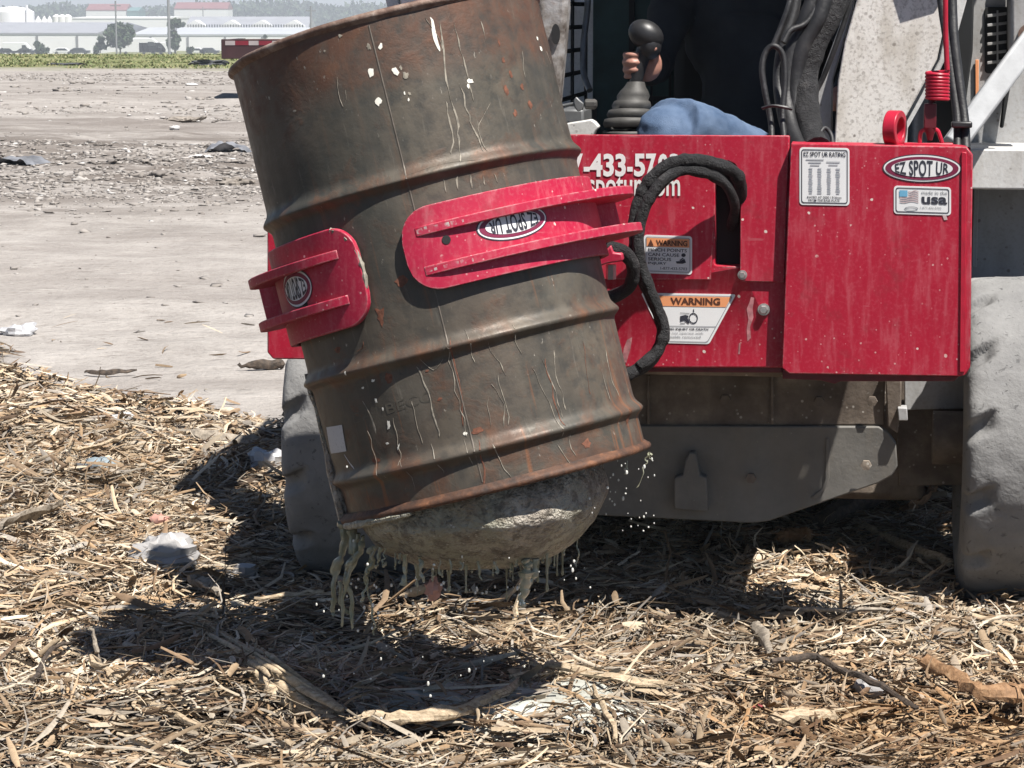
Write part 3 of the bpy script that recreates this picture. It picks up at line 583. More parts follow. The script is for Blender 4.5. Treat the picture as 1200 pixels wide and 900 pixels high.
# embossed maker's stamp, too worn to read in full
m = MB()
for s, (xa, ya, xb, yb), hh in [('5  R 0', (420,458,478,438), 11), ('SA  BECC', (414,497,507,470), 12)]:
    def fn(a, b, xa=xa, ya=ya, xb=xb, yb=yb, hh=hh):
        ph, t = dhit(xa+(xb-xa)*a-0.25*hh*b, ya+(yb-ya)*a-hh*b); return dp(ph, t, body_r(t, ph)+0.0004)
    text_on(m, s, fn, 0.01)
o = m.build('stamped_lettering', 'emboss', drum, smooth=False); o['kind'] = 'stuff'

# ================================================================== SLUDGE hanging out of the drum
sl_th = thing('sludge_mass', A_bot - MZ*0.14, 'grey brown lump of sludge bulging out of the open drum', 'sludge')
sc_ = CO + ray(566, 587)*DD; zb = (CO + ray(560, 660)*DD).z
EX = (MX*0+Vector((0.992, 0, 0.10))).normalized(); EZ = Vector((-0.10, 0, 0.992)); EY = Vector((0, 1, 0)); SR = (0.224, 0.250, 0.112); cs = A_bot - RGT*0.028
def spow(c, e): return math.copysign(abs(c)**e, c)
def slud(u, v, k=1.0):
    a = u*2*PI; b = -PI/2 + v*(PI/2+0.9)
    cb, sb = spow(math.cos(b), 0.62), spow(math.sin(b), 0.80)
    tp = 1-3.5*max(0, -sb*SR[2]); d = Vector((cb*(0.5+0.5*tp)*spow(math.cos(a), 0.9)*SR[0], cb*tp*spow(math.sin(a), 0.9)*SR[1], sb*SR[2]))
    q = k*(1 + (float(fbm(d.x*11+5, d.z*14+d.y*9, 3, 31))-0.5)*0.07 + (float(fbm(d.x*34+5, d.z*40+d.y*29, 4, 36))-0.5)*0.055)
    return sc_ + EX*(d.x*q) + EY*(d.y*q) + EZ*(d.z*q)
m = MB(); m.grid(slud, 150, 70, True); m.build('mass', 'sludge', sl_th, angle=180)
m = MB(); c = at(537, 630, 4.128); m.ell(c, (0.017, 0.012, 0.009), 10, 6); m.build('red_scrap', 'red_scrap', sl_th)
def drip(path, rr, Y, name='drip', fl=0.6, mat='slime'):
    P = [at(px, py, Y+dy) for px, py, dy in [(q+(0,))[:3] for q in path]]
    sp = spline(P, 9); n = len(sp); r = np.interp(np.linspace(0, 1, n), np.linspace(0, 1, len(rr)), rr); sd = Y*31+path[0][0]
    sp = [p+Vector(((float(vnoise(i*0.45+sd, 1.5))-0.5)*0.010, (float(vnoise(i*0.45+sd, 7.5))-0.5)*0.010, 0))*min(1, i/4) for i, p in enumerate(sp)]
    r = [a*0.00120*(0.40+1.1*float(vnoise(i*0.55+sd, a+Y*9))) for i, a in enumerate(r)]; r[-1] *= 0.5; r[-2] *= 1.3
    return MB().tube(sp, r, 9, flat=fl).build(name, mat, sl_th)
for path, rr, Y in [
    ([(404,612),(402,640),(394,668),(389,700),(391,722)], [10,9,7,7,2], 4.22), ([(412,618),(414,645),(406,672),(410,700),(412,738)], [8,8,5,4,1.5], 4.2),
    ([(420,625),(416,650),(404,690),(402,735)], [5,6,3,1.5], 4.19), ([(425,628),(420,650),(410,662)], [5,6,4], 4.18), ([(398,680),(400,705),(412,722)], [4,4,2], 4.21),
    ([(436,640),(432,655),(427,690),(426,706)], [4,2,1.5,3], 4.16), ([(440,640),(434,662),(430,680),(436,712),(440,745)], [6,5,2.5,2,2], 4.15),
    ([(447,642),(444,660),(440,664)], [4,2.5,3], 4.13), ([(452,642),(450,656),(452,662)], [2,2,4], 4.12), ([(463,648),(463,668)], [1.5,1.5], 4.12), ([(474,650),(474,670),(474,686)], [5,2.5,5], 4.1),
    ([(492,652),(494,670),(497,682)], [4,3,1.5], 4.1), ([(515,655),(516,675)], [2,2], 4.1), ([(527,655),(529,672)], [2,1.5], 4.1), ([(560,658),(563,680)], [2,1.5], 4.1),
    ([(470,648),(466,660)], [2,2], 4.12), ([(540,657),(541,668)], [3,2], 4.1), ([(580,658),(581,672)], [3,2], 4.1), ([(644,640),(643,668)], [2,1.5], 4.2), ([(650,636),(649,664)], [2,2], 4.2),
    ([(616,655),(618,672),(615,692),(612,712)], [10,13,10,4], 4.14), ([(628,655),(626,676),(614,690)], [6,6,3], 4.15), ([(678,605),(678,640),(676,665)], [3,1.2,1], 4.22), ([(660,622),(660,640)], [2,2], 4.2),
    ([(668,615),(669,632)], [2,1.5], 4.2), ([(735,540),(734,556)], [1.5,1.5], 4.3), ([(760,530),(756,545),(748,572)], [2,1.5,1], 4.34), ([(762,530),(763,540)], [2,1.5], 4.34)]:
    drip(path, rr, Y)
m = MB(); rng = random.Random(3)
for i in range(30):
    p = slud(rng.uniform(0.52, 0.99), rng.uniform(0.16, 0.36)); h = rng.choice([0.006, 0.010, 0.016, 0.03, 0.05])*rng.uniform(0.7, 1.3); r = rng.uniform(0.0010, 0.0032)
    m.tube([p+MZ*0.012, p-MZ*h*0.3, p-MZ*h*0.8, p-MZ*h, p-MZ*(h+0.004)], [r*2.2, r*0.9, r*0.6, r*1.2, r*0.4], 6)
o = m.build('short_drip', 'slime', sl_th); o['kind'] = 'stuff'
m = MB()
m.tube(spline([dp(a, DL+0.004, R0+0.002) for a in np.linspace(-1.45, -0.55, 12)], 3), [(0.0035+0.006*float(vnoise(i*0.4, 2)))*math.sin(PI*(i+1.2)/36)**0.6 for i in range(34)], 7); m.build('rim_sludge', 'sludge', sl_th)
# thick smear down the shaded edge of the drum
m = MB(); m.tube(spline([dp(-1.46, t, body_r(t)+0.001) for t in np.linspace(0.55, DL, 10)], 3), [0.003+0.006*sstep(0.6, 0.8, 0.55+0.27*i/27)+0.003*float(vnoise(i*0.5, 8)) for i in range(28)], 7); m.build('edge_smear', 'sludge', sl_th)
m = MB(); m.ell(at(508, 690, 4.2), (0.015, 0.012, 0.019), 12, 8); cc_ = at(508, 690, 4.2); m.v = [cc_+(p-cc_)*random.Random(i*7).uniform(0.6, 1.25) for i, p in enumerate(m.v)]; tag(m.build('falling_chunk', 'pink_scrap'), 'pinkish lump dropping below the sludge in the drum', 'lump')
# drops in the air
m = MB(); R = random.Random(5)
for i in range(210):
    q = R.random()
    if q < 0.45: px, py = R.uniform(400, 700), R.gauss(650, 55)
    elif q < 0.70: px, py = R.uniform(690, 770), R.uniform(535, 625)
    else: px, py = R.gauss(500, 75), R.uniform(680, 850)
    p = at(px, py, R.uniform(4.05, 4.35)); s = R.choice([0.9, 1.2, 1.6, 2.2])*0.0011
    if p.z < 0.03: continue
    m.ell(p, (s, s, s*R.uniform(1, 1.8)), 6, 4)
o = m.build('falling_drops', 'droplet'); tag(o, 'pale drops of sludge falling from the drum', 'drops', kind='stuff')

# ================================================================== DRUM GRABBER (red attachment)
from mathutils.geometry import tessellate_polygon
VC, VP, VU, VB = -0.650, -0.620, -0.627, -0.570          # depth of cover front, panel front, upper plate front, back
gb = thing('drum_grabber_attachment', ml(0, -0.43, 0.45), 'red steel drum grabber attachment carried on the front of the loader', 'grabber')
def plate(px, v0, v1, holes=()):
    m = MB(); loops = [[mp(x, y, v0) for x, y in px]] + [[mp(x, y, v0) for x, y in h] for h in holes]
    flat = [p for l in loops for p in l]; n = len(flat)
    tri = tessellate_polygon(loops); vec = MY*(v1-v0)
    fs = [tuple(t) for t in tri] + [tuple(i+n for i in reversed(t)) for t in tri]; o = 0
    for l in loops:
        k = len(l); fs += [(o+i, o+(i+1)%k, n+o+(i+1)%k, n+o+i) for i in range(k)]; o += k
    return m.add(flat + [p+vec for p in flat], fs)
def rrect(x0, y0, x1, y1, r, sl=0.0, n=5):
    out = []
    for cx, cy, a0 in ((x1-r, y0+r, -90), (x1-r, y1-r, 0), (x0+r, y1-r, 90), (x0+r, y0+r, 180)):
        for i in range(n+1):
            a = rad(a0+90*i/n); x = cx+r*math.cos(a); y = cy+r*math.sin(a); out.append((x, y+(x-x0)*sl))
    return out
def ellp(cx, cy, rx, ry, n=40, sl=0.0): return [(cx+rx*math.cos(2*PI*i/n), cy+ry*math.sin(2*PI*i/n)+rx*math.cos(2*PI*i/n)*sl) for i in range(n)]
back = plate([(313,162),(925,160),(925,431),(745,431),(345,421),(320,421),(313,413)], VP, VB, [rrect(838,186,869,312,4)]).build('back_panel', 'red_paint', gb, bevel=0.003)
plate([(830,180),(876,180),(876,318),(830,318)], VB-0.006, VB-0.003).build('slot_shade_plate', 'black_hole', gb)  # black sheet behind the slot stands in for the shade inside the box
plate([(640,157.5),(925,159),(922,235),(919,331),(867,330),(867.5,250),(868,212),(866,200),(861,192),(853,188),(846,189),(840,195),(838,205),(838,250),(833,328),(640,327)], VU, VP+0.0005).build('upper_plate', 'red_paint', gb, bevel=0.0015)
plate([(927,168),(1124,171.5),(1134,173),(1140,181),(1137,430),(1132,439),(1126,441),(925,438),(916,431),(920,330)], VC, VB).build('cover_box', 'red_paint', gb, bevel=0.004)
plate([(1127,178),(1133,179),(1130.5,436),(1124.5,436)], VC-0.004, VC+0.002).build('cover_lip', 'red_plain', gb, bevel=0.001)
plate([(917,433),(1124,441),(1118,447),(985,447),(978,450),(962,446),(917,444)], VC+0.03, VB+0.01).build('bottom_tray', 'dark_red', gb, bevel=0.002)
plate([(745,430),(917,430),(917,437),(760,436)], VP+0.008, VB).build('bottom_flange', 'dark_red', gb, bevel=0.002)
def hexbolt(px, py, v, r, parent):
    c = mp(px, py, v); m = MB(); s = r*0.00172
    m.lathe([(0, s*1.0), (0.003, s*1.0), (0.003, 0.0005)], c, -MY, MX, 20); w = m.build('washer', 'steel', parent)
    m = MB(); m.lathe([(0.003, s*0.72), (0.010, s*0.72), (0.012, s*0.6), (0.012, 0.0003)], c, -MY, MX, 6); m.build('bolt_head', 'steel', parent, angle=30)
hexbolt(870, 322, VU, 5.5, gb); hexbolt(895, 362.5, VP, 7, gb)

def flat_text(m, s, x0, y0, x1, y1, v, bold=0.0, sl=0.0, warp=None, space=1.0):
    def fn(a, b):
        x = x0+(x1-x0)*a; y = y1+(y0-y1)*b + (x-x0)*sl
        if warp: x, y = warp(a, b, x, y)
        return mp(x, y, v)
    text_on(m, s, fn, bold, space)
m = MB(); vt = VU-0.0015
for ch, a, b in [('1',624,632),('8',642,655),('7',656,669),('7',670,683),('4',691,706),('3',707,719.5),('3',721,733.5),('5',743,756),('7',757,769),('0',771,783),('3',784.5,797)]:
    flat_text(m, ch, a, 180, b, 207, vt, 0.035)
for a, b in [(634,641),(684,691),(735,741.5)]: m.add([mp(a,195.5,vt), mp(b,195.5,vt), mp(b,201,vt), mp(a,201,vt)], [(0,1,2,3)])
flat_text(m, 'ezspotur.com', 668, 206.5, 797, 238.5, vt, 0.014); m.build('painted_lettering', 'white_print', gb, smooth=False)

def decal(name, poly, v, label, mat='white_vinyl'):
    o = plate(poly, v-0.0012, v).build(name, mat, gb, smooth=False); o['label'] = label; return o
def ringp(px_out, px_in, v, name, mat, parent):
    m = MB(); n = len(px_out); vs = [mp(*p, v) for p in px_out]+[mp(*p, v) for p in px_in]
    m.add(vs, [(i, (i+1)%n, n+(i+1)%n, n+i) for i in range(n)]); return m.build(name, mat, parent, smooth=False)
def patch(polys, v, name, mat, parent):
    m = MB()
    for p in polys: m.add([mp(*q, v) for q in p], [tuple(range(len(p)))])
    return m.build(name, mat, parent, smooth=False)
def shear(poly, x0, sl): return [(x, y+(x-x0)*sl) for x, y in poly]
# small warning label
sl = 0.035; D1 = decal('pinch_warning_label', rrect(754.5,275,811,320,3.5,sl), VU, 'small orange and white pinch point warning label'); v1 = VU-0.0012
ringp(rrect(756.6,277.2,808.9,317.8,2.6,sl), rrect(757.4,278,808.1,317,2.2,sl), v1-0.0006, 'border', 'grey_print', D1)
patch([shear([(757.8,278.4),(807.8,278.4),(807.8,288.4),(757.8,288.4)],754.5,sl)], v1-0.0006, 'header', 'orange_print', D1)
patch([shear([(759.2,287.4),(762.6,280),(766,287.4)],754.5,sl)], v1-0.0012, 'warning_triangle', 'brown_print', D1)
m = MB(); flat_text(m, 'WARNING', 768.8, 281, 805.5, 287.6, v1-0.0012, 0.03, sl); m.build('header_lettering', 'brown_print', D1, smooth=False)
m = MB()
for s, a, y0, b in [('PINCH POINTS',759.5,290.5,805),('CAN CAUSE',759.5,296,796),('SERIOUS',759.5,301.3,786.5),('INJURY',759.5,306.6,781)]: flat_text(m, s, a, y0, b, y0+3.8, v1-0.0008, 0.012, sl)
flat_text(m, '1-877-433-5703', 774, 312.6, 805, 315.8, v1-0.0008, 0.0, sl); m.build('lettering', 'charcoal_print', D1, smooth=False)
patch([shear([(792,305),(797,304.5),(802,301.5),(804,306),(800,307.5),(793,307.5)],754.5,sl), ellp(801,299,2.6,2.2,12), shear([(796,303.5),(800,300.5),(801,301.3),(797,304.4)],754.5,sl)], v1-0.0009, 'hand_symbol', 'charcoal_print', D1)
# trapezoid warning label
def trap(x0, x1, y0, x2, x3, y1, r=3, n=4):
    P = [Vector((x0,y0)), Vector((x1,y0+1.8)), Vector((x3,y1+1.3)), Vector((x2,y1))]; out = []
    for i in range(4):
        a, b, c = P[i-1], P[i], P[(i+1)%4]; u = (a-b).normalized(); w = (c-b).normalized()
        for k in range(n+1):
            t = k/n; q = (b+u*r)*(1-t)**2 + b*2*t*(1-t) + (b+w*r)*t*t; out.append((q.x, q.y))
    return out
D2 = decal('shield_warning_label', trap(751,862.5,343.2,779.5,831,402), VP, 'large orange and white trapezoid warning label'); v2 = VP-0.0012
ringp(trap(754,859,345.2,781.2,829.2,400.2), trap(755.2,857.8,346,781.8,828.6,399.4), v2-0.0006, 'border', 'grey_print', D2)
patch([[(756,346.4),(857,348),(850.6,360),(762.2,358.4)]], v2-0.0006, 'header', 'orange_print', D2)
patch([[(764,357),(769,348.6),(774,357)]], v2-0.0012, 'warning_triangle', 'brown_print', D2)
m = MB(); flat_text(m, 'WARNING', 785.5, 348.6, 844, 357.0, v2-0.0012, 0.035, 0.012); m.build('header_lettering', 'brown_print', D2, smooth=False)
m = MB(); flat_text(m, 'AVOID INJURY OR DEATH', 776, 384, 830, 387.4, v2-0.0008, 0.02, 0.012)
m.build('bold_lettering', 'charcoal_print', D2, smooth=False)
for s_, q in (('Do not operate with', (779,388.8,824,391.9)), ('shields removed', (781.5,393,821,396))): m = MB(); flat_text(m, s_, *q, v2-0.0008, 0.0, 0.012); m.build('small_lettering', 'grey_print', D2, smooth=False)
patch([[(773.2,381.6),(839.4,382.6),(838.9,383.3),(773.5,382.3)]], v2-0.0006, 'divider', 'grey_print', D2)
patch([[(797,370.5),(803,369),(807,370),(806,373),(808,378.5),(806.5,379.5),(802,375.5),(797,377)], [(797,379),(803,378.2),(803,378.9),(797,379.7)], [(797,366.4),(808,367),(808,367.6),(797,367)], [(812,363),(813.3,362),(813.6,365.5),(812.6,366)]], v2-0.0008, 'hand_symbol', 'charcoal_print', D2)
ringp(ellp(812.5,373,5.4,6.4,22), [(812.5+(4.0+0.5*(i%2))*math.cos(2*PI*i/22), 373+(4.7+0.6*(i%2))*math.sin(2*PI*i/22)) for i in range(22)], v2-0.0008, 'gear_symbol', 'charcoal_print', D2)
# rating label
sl = 0.018; D3 = decal('rating_label', rrect(937,172.5,995.5,240,4,sl), VC, 'tall white load rating label with a table'); v3 = VC-0.0012
ringp(rrect(939,174.8,993.4,237.8,3,sl), rrect(940,175.8,992.4,236.8,2.5,sl), v3-0.0006, 'border', 'charcoal_print', D3)
for s_, q, b_ in (('EZ SPOT UR RATING', (941.8,177.6,990.8,183.2), 0.018), ('RATED AT 2000 / 914mm', (946,229.6,986,232.4), 0.01), ('FROM THE BASE PLATE', (947.5,233.2,984,236), 0.01)):
    m = MB(); flat_text(m, s_, *q, v3-0.0008, b_, sl); m.build('lettering', 'charcoal_print', D3, smooth=False)
rows = []; R = random.Random(9)
for cx in (950, 960.5, 971.5, 982):
    for r in range(11):
        w = R.uniform(1.8, 2.8); y0 = 196.5+r*2.85; rows.append(shear([(cx-w,y0),(cx+w,y0),(cx+w,y0+1.5),(cx-w,y0+1.5)],937,sl))
for cx, y0, w in [(955,186,10.5),(955,189.2,7.5),(955,192.4,5.5),(976.5,188.5,8),(976.5,191.8,5.5)]: rows.append(shear([(cx-w,y0),(cx+w,y0),(cx+w,y0+1.3),(cx-w,y0+1.3)],937,sl))
patch(rows, v3-0.0008, 'table_print', 'pale_print', D3)
# oval badge
def badge(name, fpt, rx, ry, parent, label):               # fpt(x, y, h): local px offsets (x right, y up) -> world
    def ring(r1, r2, h, nm, mat, par, n=44):
        m = MB(); vs = []
        for (a, b) in ((r1), (r2)):
            for i in range(n): vs.append(fpt(a*math.cos(2*PI*i/n), b*math.sin(2*PI*i/n), h))
        m.add(vs, [(i, (i+1)%n, n+(i+1)%n, n+i) for i in range(n)]); return m.build(nm, mat, par, smooth=False)
    def disc(r, h, nm, mat, par, n=44):
        m = MB(); vs = [fpt(0,0,h)] + [fpt(q*r[0]*math.cos(2*PI*i/n), q*r[1]*math.sin(2*PI*i/n), h) for q in (0.35,0.7,1.0) for i in range(n)]
        fs = [(0, 1+i, 1+(i+1)%n) for i in range(n)] + [(1+j*n+i, 1+(j+1)*n+i, 1+(j+1)*n+(i+1)%n, 1+j*n+(i+1)%n) for j in range(2) for i in range(n)]
        m.add(vs, fs); return m.build(nm, mat, par, smooth=False)
    B = disc((rx, ry), 0.0012, name, 'white_vinyl', parent); B['label'] = label
    ring((rx*1.035, ry*1.08), (rx, ry), 0.0008, 'border', 'charcoal_print', B)
    disc((rx*0.955, ry*0.88), 0.0018, 'red_field', 'purple_print', B); disc((rx*0.80, ry*0.66), 0.0024, 'white_field', 'white_vinyl', B)
    m = MB()
    def fn(a, b):
        x = (a-0.5)*2*rx*0.70; env = ry*0.62*math.sqrt(max(0.02, 1-(x/(rx*0.80))**2)); return fpt(x+(b-0.5)*2*env*(x/rx)*0.12, (b-0.5)*2*env, 0.0031)
    text_on(m, 'EZ SPOT UR', fn, 0.022, 1.05); m.build('lettering', 'charcoal_print', B, smooth=False)
    return B
badge('oval_badge', lambda x, y, h: mp(1080.5+x, 197.3-y+x*0.012, VC-h), 45, 15.5, gb, 'oval white and red maker badge on the cover box')
# made in usa label
sl = 0.03; D4 = decal('made_in_usa_label', rrect(1047.5,217.5,1114.5,250.5,4,sl), VC, 'white label with a flag and usa lettering'); v4 = VC-0.0012
ringp(rrect(1049.6,219.6,1112.4,248.4,3,sl), rrect(1050.6,220.6,1111.4,247.4,2.4,sl), v4-0.0006, 'border', 'charcoal_print', D4)
patch([shear([(1054,222.6),(1063.5,222.6),(1063.5,229.8),(1054,230.2)],1047.5,sl)], v4-0.0010, 'flag_canton', 'blue_print', D4)
st = []
for r in range(6):
    y0 = 223.2+r*2.5; a = 1064.5 if r < 3 else 1054.5
    st.append([(a+(1076.5-a)*i/8, y0+0.9*math.sin(i*0.9)+(a-1047)*sl) for i in range(9)] + [(a+(1076.5-a)*i/8, y0+1.1+0.9*math.sin(i*0.9)+(a-1047)*sl) for i in range(8,-1,-1)])
patch(st, v4-0.0008, 'flag_stripe', 'pale_red_print', D4)
m = MB(); flat_text(m, 'usa', 1080, 230.2, 1110, 239.0, v4-0.0008, 0.03, sl); m.build('bold_lettering', 'charcoal_print', D4, smooth=False)
for s_, q in (('made in the', (1080,223.2,1110,227.6)), ('1-877-433-5703', (1078.5,242,1103,244.6))): m = MB(); flat_text(m, s_, *q, v4-0.0008, 0.0, sl); m.build('small_lettering', 'grey_print', D4, smooth=False)
ringp(ellp(1068,244.3,8,2.3), ellp(1068,244.3,6.6,1.5), v4-0.0008, 'small_oval', 'grey_print', D4)
patch([[(1104,251.5),(1109,252.5),(1110.5,257.5),(1106.5,258)]], VC-0.0012, 'torn_scrap', 'pale_red_print', gb)

patch([[(880,348),(884,349),(882,362),(883,372),(879,383),(880,396),(876,400),(875,386),(877,374),(875,362),(878,355)], [(735,398),(741,395),(739,408),(734,425),(729,424),(731,408)], [(866,402),(868,402),(867,415),(865,415)]], VP-0.0008, 'dried_smear', 'smear', gb)
# ---- gripping pads, arms and rotator
def hits(*pts): return [dhit(*p, R0+0.015) for p in pts]
(pr0, tr0), (_, tru), (_, trd), (pl0, tl0), (_, tlu), (_, tld) = hits((470,283), (600,218), (620,315), (424,318), (385,268), (350,402))
RI, RO = R0+0.0030, R0+0.0150
def pad(sg, ph0, t_u, t_d, ph_end, rc, ripple):
    tc = (t_u+t_d)/2; hh = (t_d-t_u)/2; n = 46
    A = []; B = []; K = 9
    for i in range(n):
        f = (i/(n-1))**1.25; p = ph0 + (sg*ph_end-ph0)*f; s = abs(p-ph0)*RO
        h = hh if s >= rc else hh-rc+math.sqrt(max(0, rc*rc-(rc-s)**2))
        for j in range(K):
            t = tc + h*(2*j/(K-1)-1); A.append((p, t))
    m = MB(); N = len(A)
    vs = [dp(p, t, RO) for p, t in A] + [dp(p, t, RI) for p, t in A]; fs = []
    for i in range(n-1):
        for j in range(K-1):
            a = i*K+j; fs += [(a, a+1, a+K+1, a+K), (N+a, N+a+K, N+a+K+1, N+a+1)]
        for j in (0, K-1): fs.append((i*K+j, (i+1)*K+j, N+(i+1)*K+j, N+i*K+j))
    for i in (0, n-1): fs += [(i*K+j, i*K+j+1, N+i*K+j+1, N+i*K+j) for j in range(K-1)]
    m.add(vs, fs); return m, tc, hh
def fin(sg, ph_a, ph_b, t, prof, th=0.0080):
    n = 40; m = MB(); vs = []
    for i in range(n):
        f = i/(n-1); p = ph_a+(ph_b-ph_a)*f; e = np.interp(f, [q[0] for q in prof], [q[1] for q in prof])
        vs += [dp(p, t-th, RO-0.002), dp(p, t-th, RO+e), dp(p, t+th, RO+e), dp(p, t+th, RO-0.002)]
    fs = [(i*4+k, i*4+(k+1)%4, (i+1)*4+(k+1)%4, (i+1)*4+k) for i in range(n-1) for k in range(4)] + [(0,1,2,3), ((n-1)*4+3,(n-1)*4+2,(n-1)*4+1,(n-1)*4)]
    return m.add(vs, fs)
m, tcR, hR = pad(1, pr0, tru, trd, 1.95, 0.055, 0); padR = m.build('grip_pad', 'red_pad', gb, bevel=0.002); padR['label'] = 'wide red grip pad across the front of the drum'
m, tcL, hL = pad(-1, pl0, tlu, tld, 1.95, 0.050, 0); padL = m.build('grip_pad', 'red_pad', gb, bevel=0.002); padL['label'] = 'red grip pad on the shaded side of the drum'
profR = [(0,0.001),(0.06,0.006),(0.35,0.018),(0.55,0.030),(0.70,0.050),(0.82,0.068),(0.90,0.072),(0.97,0.062),(1,0.040)]
fins = []
for t in (tcR-hR*0.44, tcR+hR*0.50): fins.append(fin(1, pr0+0.09, 1.88, t, profR).build('rib', 'red_pad', padR, bevel=0.0015))
profL = [(0,0.001),(0.10,0.010),(0.40,0.026),(0.68,0.042),(0.84,0.046),(0.94,0.040),(1,0.02)]
for t in (tcL-hL*0.46, tcL+hL*0.46): fins.append(fin(-1, pl0-0.13, -1.72, t, profL).build('rib', 'red_pad', padL, bevel=0.0015))
# scraped metal along the lit edges of the ribs
for t, pa in ((tcR-hR*0.44, padR), (tcR+hR*0.50, padR)):
    m = MB()
    for i in range(26):
        f = i/25; p = pr0+0.10+(1.15-pr0)*f; e = np.interp(f*0.62, [q[0] for q in profR], [q[1] for q in profR])
        w = 0.0050*(0.3+float(vnoise(i*0.8, t*90)))
        m.v += [dp(p, t-w, RO+e+0.0006), dp(p, t+w, RO+e+0.0006)]
    m.f += [(i*2, i*2+1, i*2+3, i*2+2) for i in range(25)]; m.build('scuffed_edge', 'worn_edge', pa)
m = MB(); m.tube(spline([dp(pl0+0.004*math.cos(a)-0.19+0.19*math.cos(a), tcL+hL*math.sin(a)*0.98, RO-0.004) for a in np.linspace(-1.35, 0.35, 10)], 3), [0.0028+0.003*float(vnoise(i*0.9, 4)) for i in range(28)], 6); m.build('caked_mud', 'dried_drip', padL)
for (px, py, pa) in ((523,281,padR), (358,357,padL)):
    ph, t = dhit(px, py, RO); m = MB(); m.lathe([(0.0004, 0.0075), (0.0010, 0.0074), (0.0011, 0.0002)], dp(ph, t, RO), (dp(ph,t,1)-dp(ph,t,0)), AX, 18); m.build('bolt_hole', 'black_hole', pa)
def pad_frame(px, py):
    ph, t = dhit(px, py, RO); return lambda x, y, h: dp(ph - x*0.00148/RO, t + y*0.00148, RO+h)      # turned upside down
def badge_on(pa, px, py, rx, ry, lab):
    f = pad_frame(px, py); B0 = badge('oval_badge', f, rx, ry, pa, lab); return B0
# the badges on the pads are parts of the attachment; their print is one level below
badge_on(gb, 602, 261, 45, 17.5, 'oval maker badge upside down on the wide pad')
badge_on(gb, 347, 338, 34, 21, 'oval maker badge upside down on the shaded pad')
# arms behind the drum, rotator
hub = A_top + AX*((tcR+tcL)/2)
def arm(sg, tc):
    p0 = dp(sg*1.80, tc, RO+0.02); p1 = dp(sg*2.45, tc, RO+0.045); p2 = dp(sg*2.95, tc, RO+0.05); m = MB()
    for a, b in ((p0, p1), (p1, p2)):
        d = (b-a); L = d.length; d.normalize(); w = d.cross(AX); m.box((a+b)/2, (L+0.03, 0.045, hR*1.15), (d, w, AX))
    return m.build('grip_arm', 'red_pad', gb, bevel=0.004)
arm(1, tcR); arm(-1, tcL)
hb = A_top + AX*tcR - NEAR*(RO+0.04); hb2 = onplane(515, 300, MO+MY*VP, MY)
m = MB(); m.lathe([(0, 0.11), (0.03, 0.12), (0.03, 0.09), ((hb2-hb).length-0.03, 0.09), ((hb2-hb).length-0.03, 0.13), ((hb2-hb).length, 0.13)], hb, (hb2-hb), MZ, 36, capends=True); m.build('rotator', 'red_plain', gb, bevel=0.003)
# small brackets, pin and loop of hose beside the drum
m = MB(); m.box(mp(708, 259, -0.800), (0.042, 0.05, 0.022), (MX, MY, MZ)); m.build('pivot_bracket', 'red_pad', gb, bevel=0.003)
m = MB(); m.prism([mp(702,301,-0.820), mp(716,287,-0.820), mp(719,296,-0.820), mp(729,297,-0.820), mp(730,306,-0.820), mp(712,309,-0.820), mp(703,312,-0.820)], MY*0.05); m.build('pivot_bracket', 'red_pad', gb, bevel=0.003)
m = MB(); c = mp(716, 315, -0.795); m.lathe([(-0.008, 0.010), (0.020, 0.010)], c, -MZ, MX, 6, capends=True); m.build('pin', 'steel', gb, angle=30)
m = MB(); m.ell(mp(697, 250, -0.780), (0.010, 0.012, 0.014), 8, 6); m.build('grease_blob', 'white_chip', gb)
def hose(path, r, name='hose', mat='hose', n=12, wr=0.0, sub=8):
    P = [mp(px, py, v) for px, py, v in path]; sp = spline(P, sub); N = len(sp); sd = random.random()*50
    rr = [r*(1+wr*(float(vnoise(i*0.5+sd, sd))-0.5)*2) for i in range(N)]
    return MB().tube(sp, rr, n).build(name, mat, gb, angle=80)
hose([(700,283,-0.800),(716,291,-0.800),(731,296,-0.780),(742,312,-0.760),(738,335,-0.740),(722,346,-0.730),(708,350,-0.740)], 0.0135, 'sheathed_hose', 'sheath', 14, 0.10, 6)
hose([(862,255,-0.585),(868,228,-0.625),(864,206,-0.660),(847,195,-0.68),(822,189,-0.695),(797,189,-0.705),(774,199,-0.71),(758,217,-0.71),(748,240,-0.71),(744,270,-0.71),(747,302,-0.71),(757,332,-0.71),(769,360,-0.71),(777,386,-0.71),(771,410,-0.715),(757,426,-0.73),(740,437,-0.75),(715,446,-0.77)], 0.0136, 'sheathed_hose', 'sheath', 16, 0.15, 7)
hose([(857,266,-0.59),(861,240,-0.642),(850,216,-0.675),(828,203,-0.695),(800,200,-0.71),(781,209,-0.725),(765,227,-0.73),(754,248,-0.73),(748,278,-0.73),(751,308,-0.73),(761,337,-0.73),(772,364,-0.73),(779,389,-0.73),(769,414,-0.735),(748,430,-0.75)], 0.0108, 'sheathed_hose', 'sheath', 14, 0.18, 7)
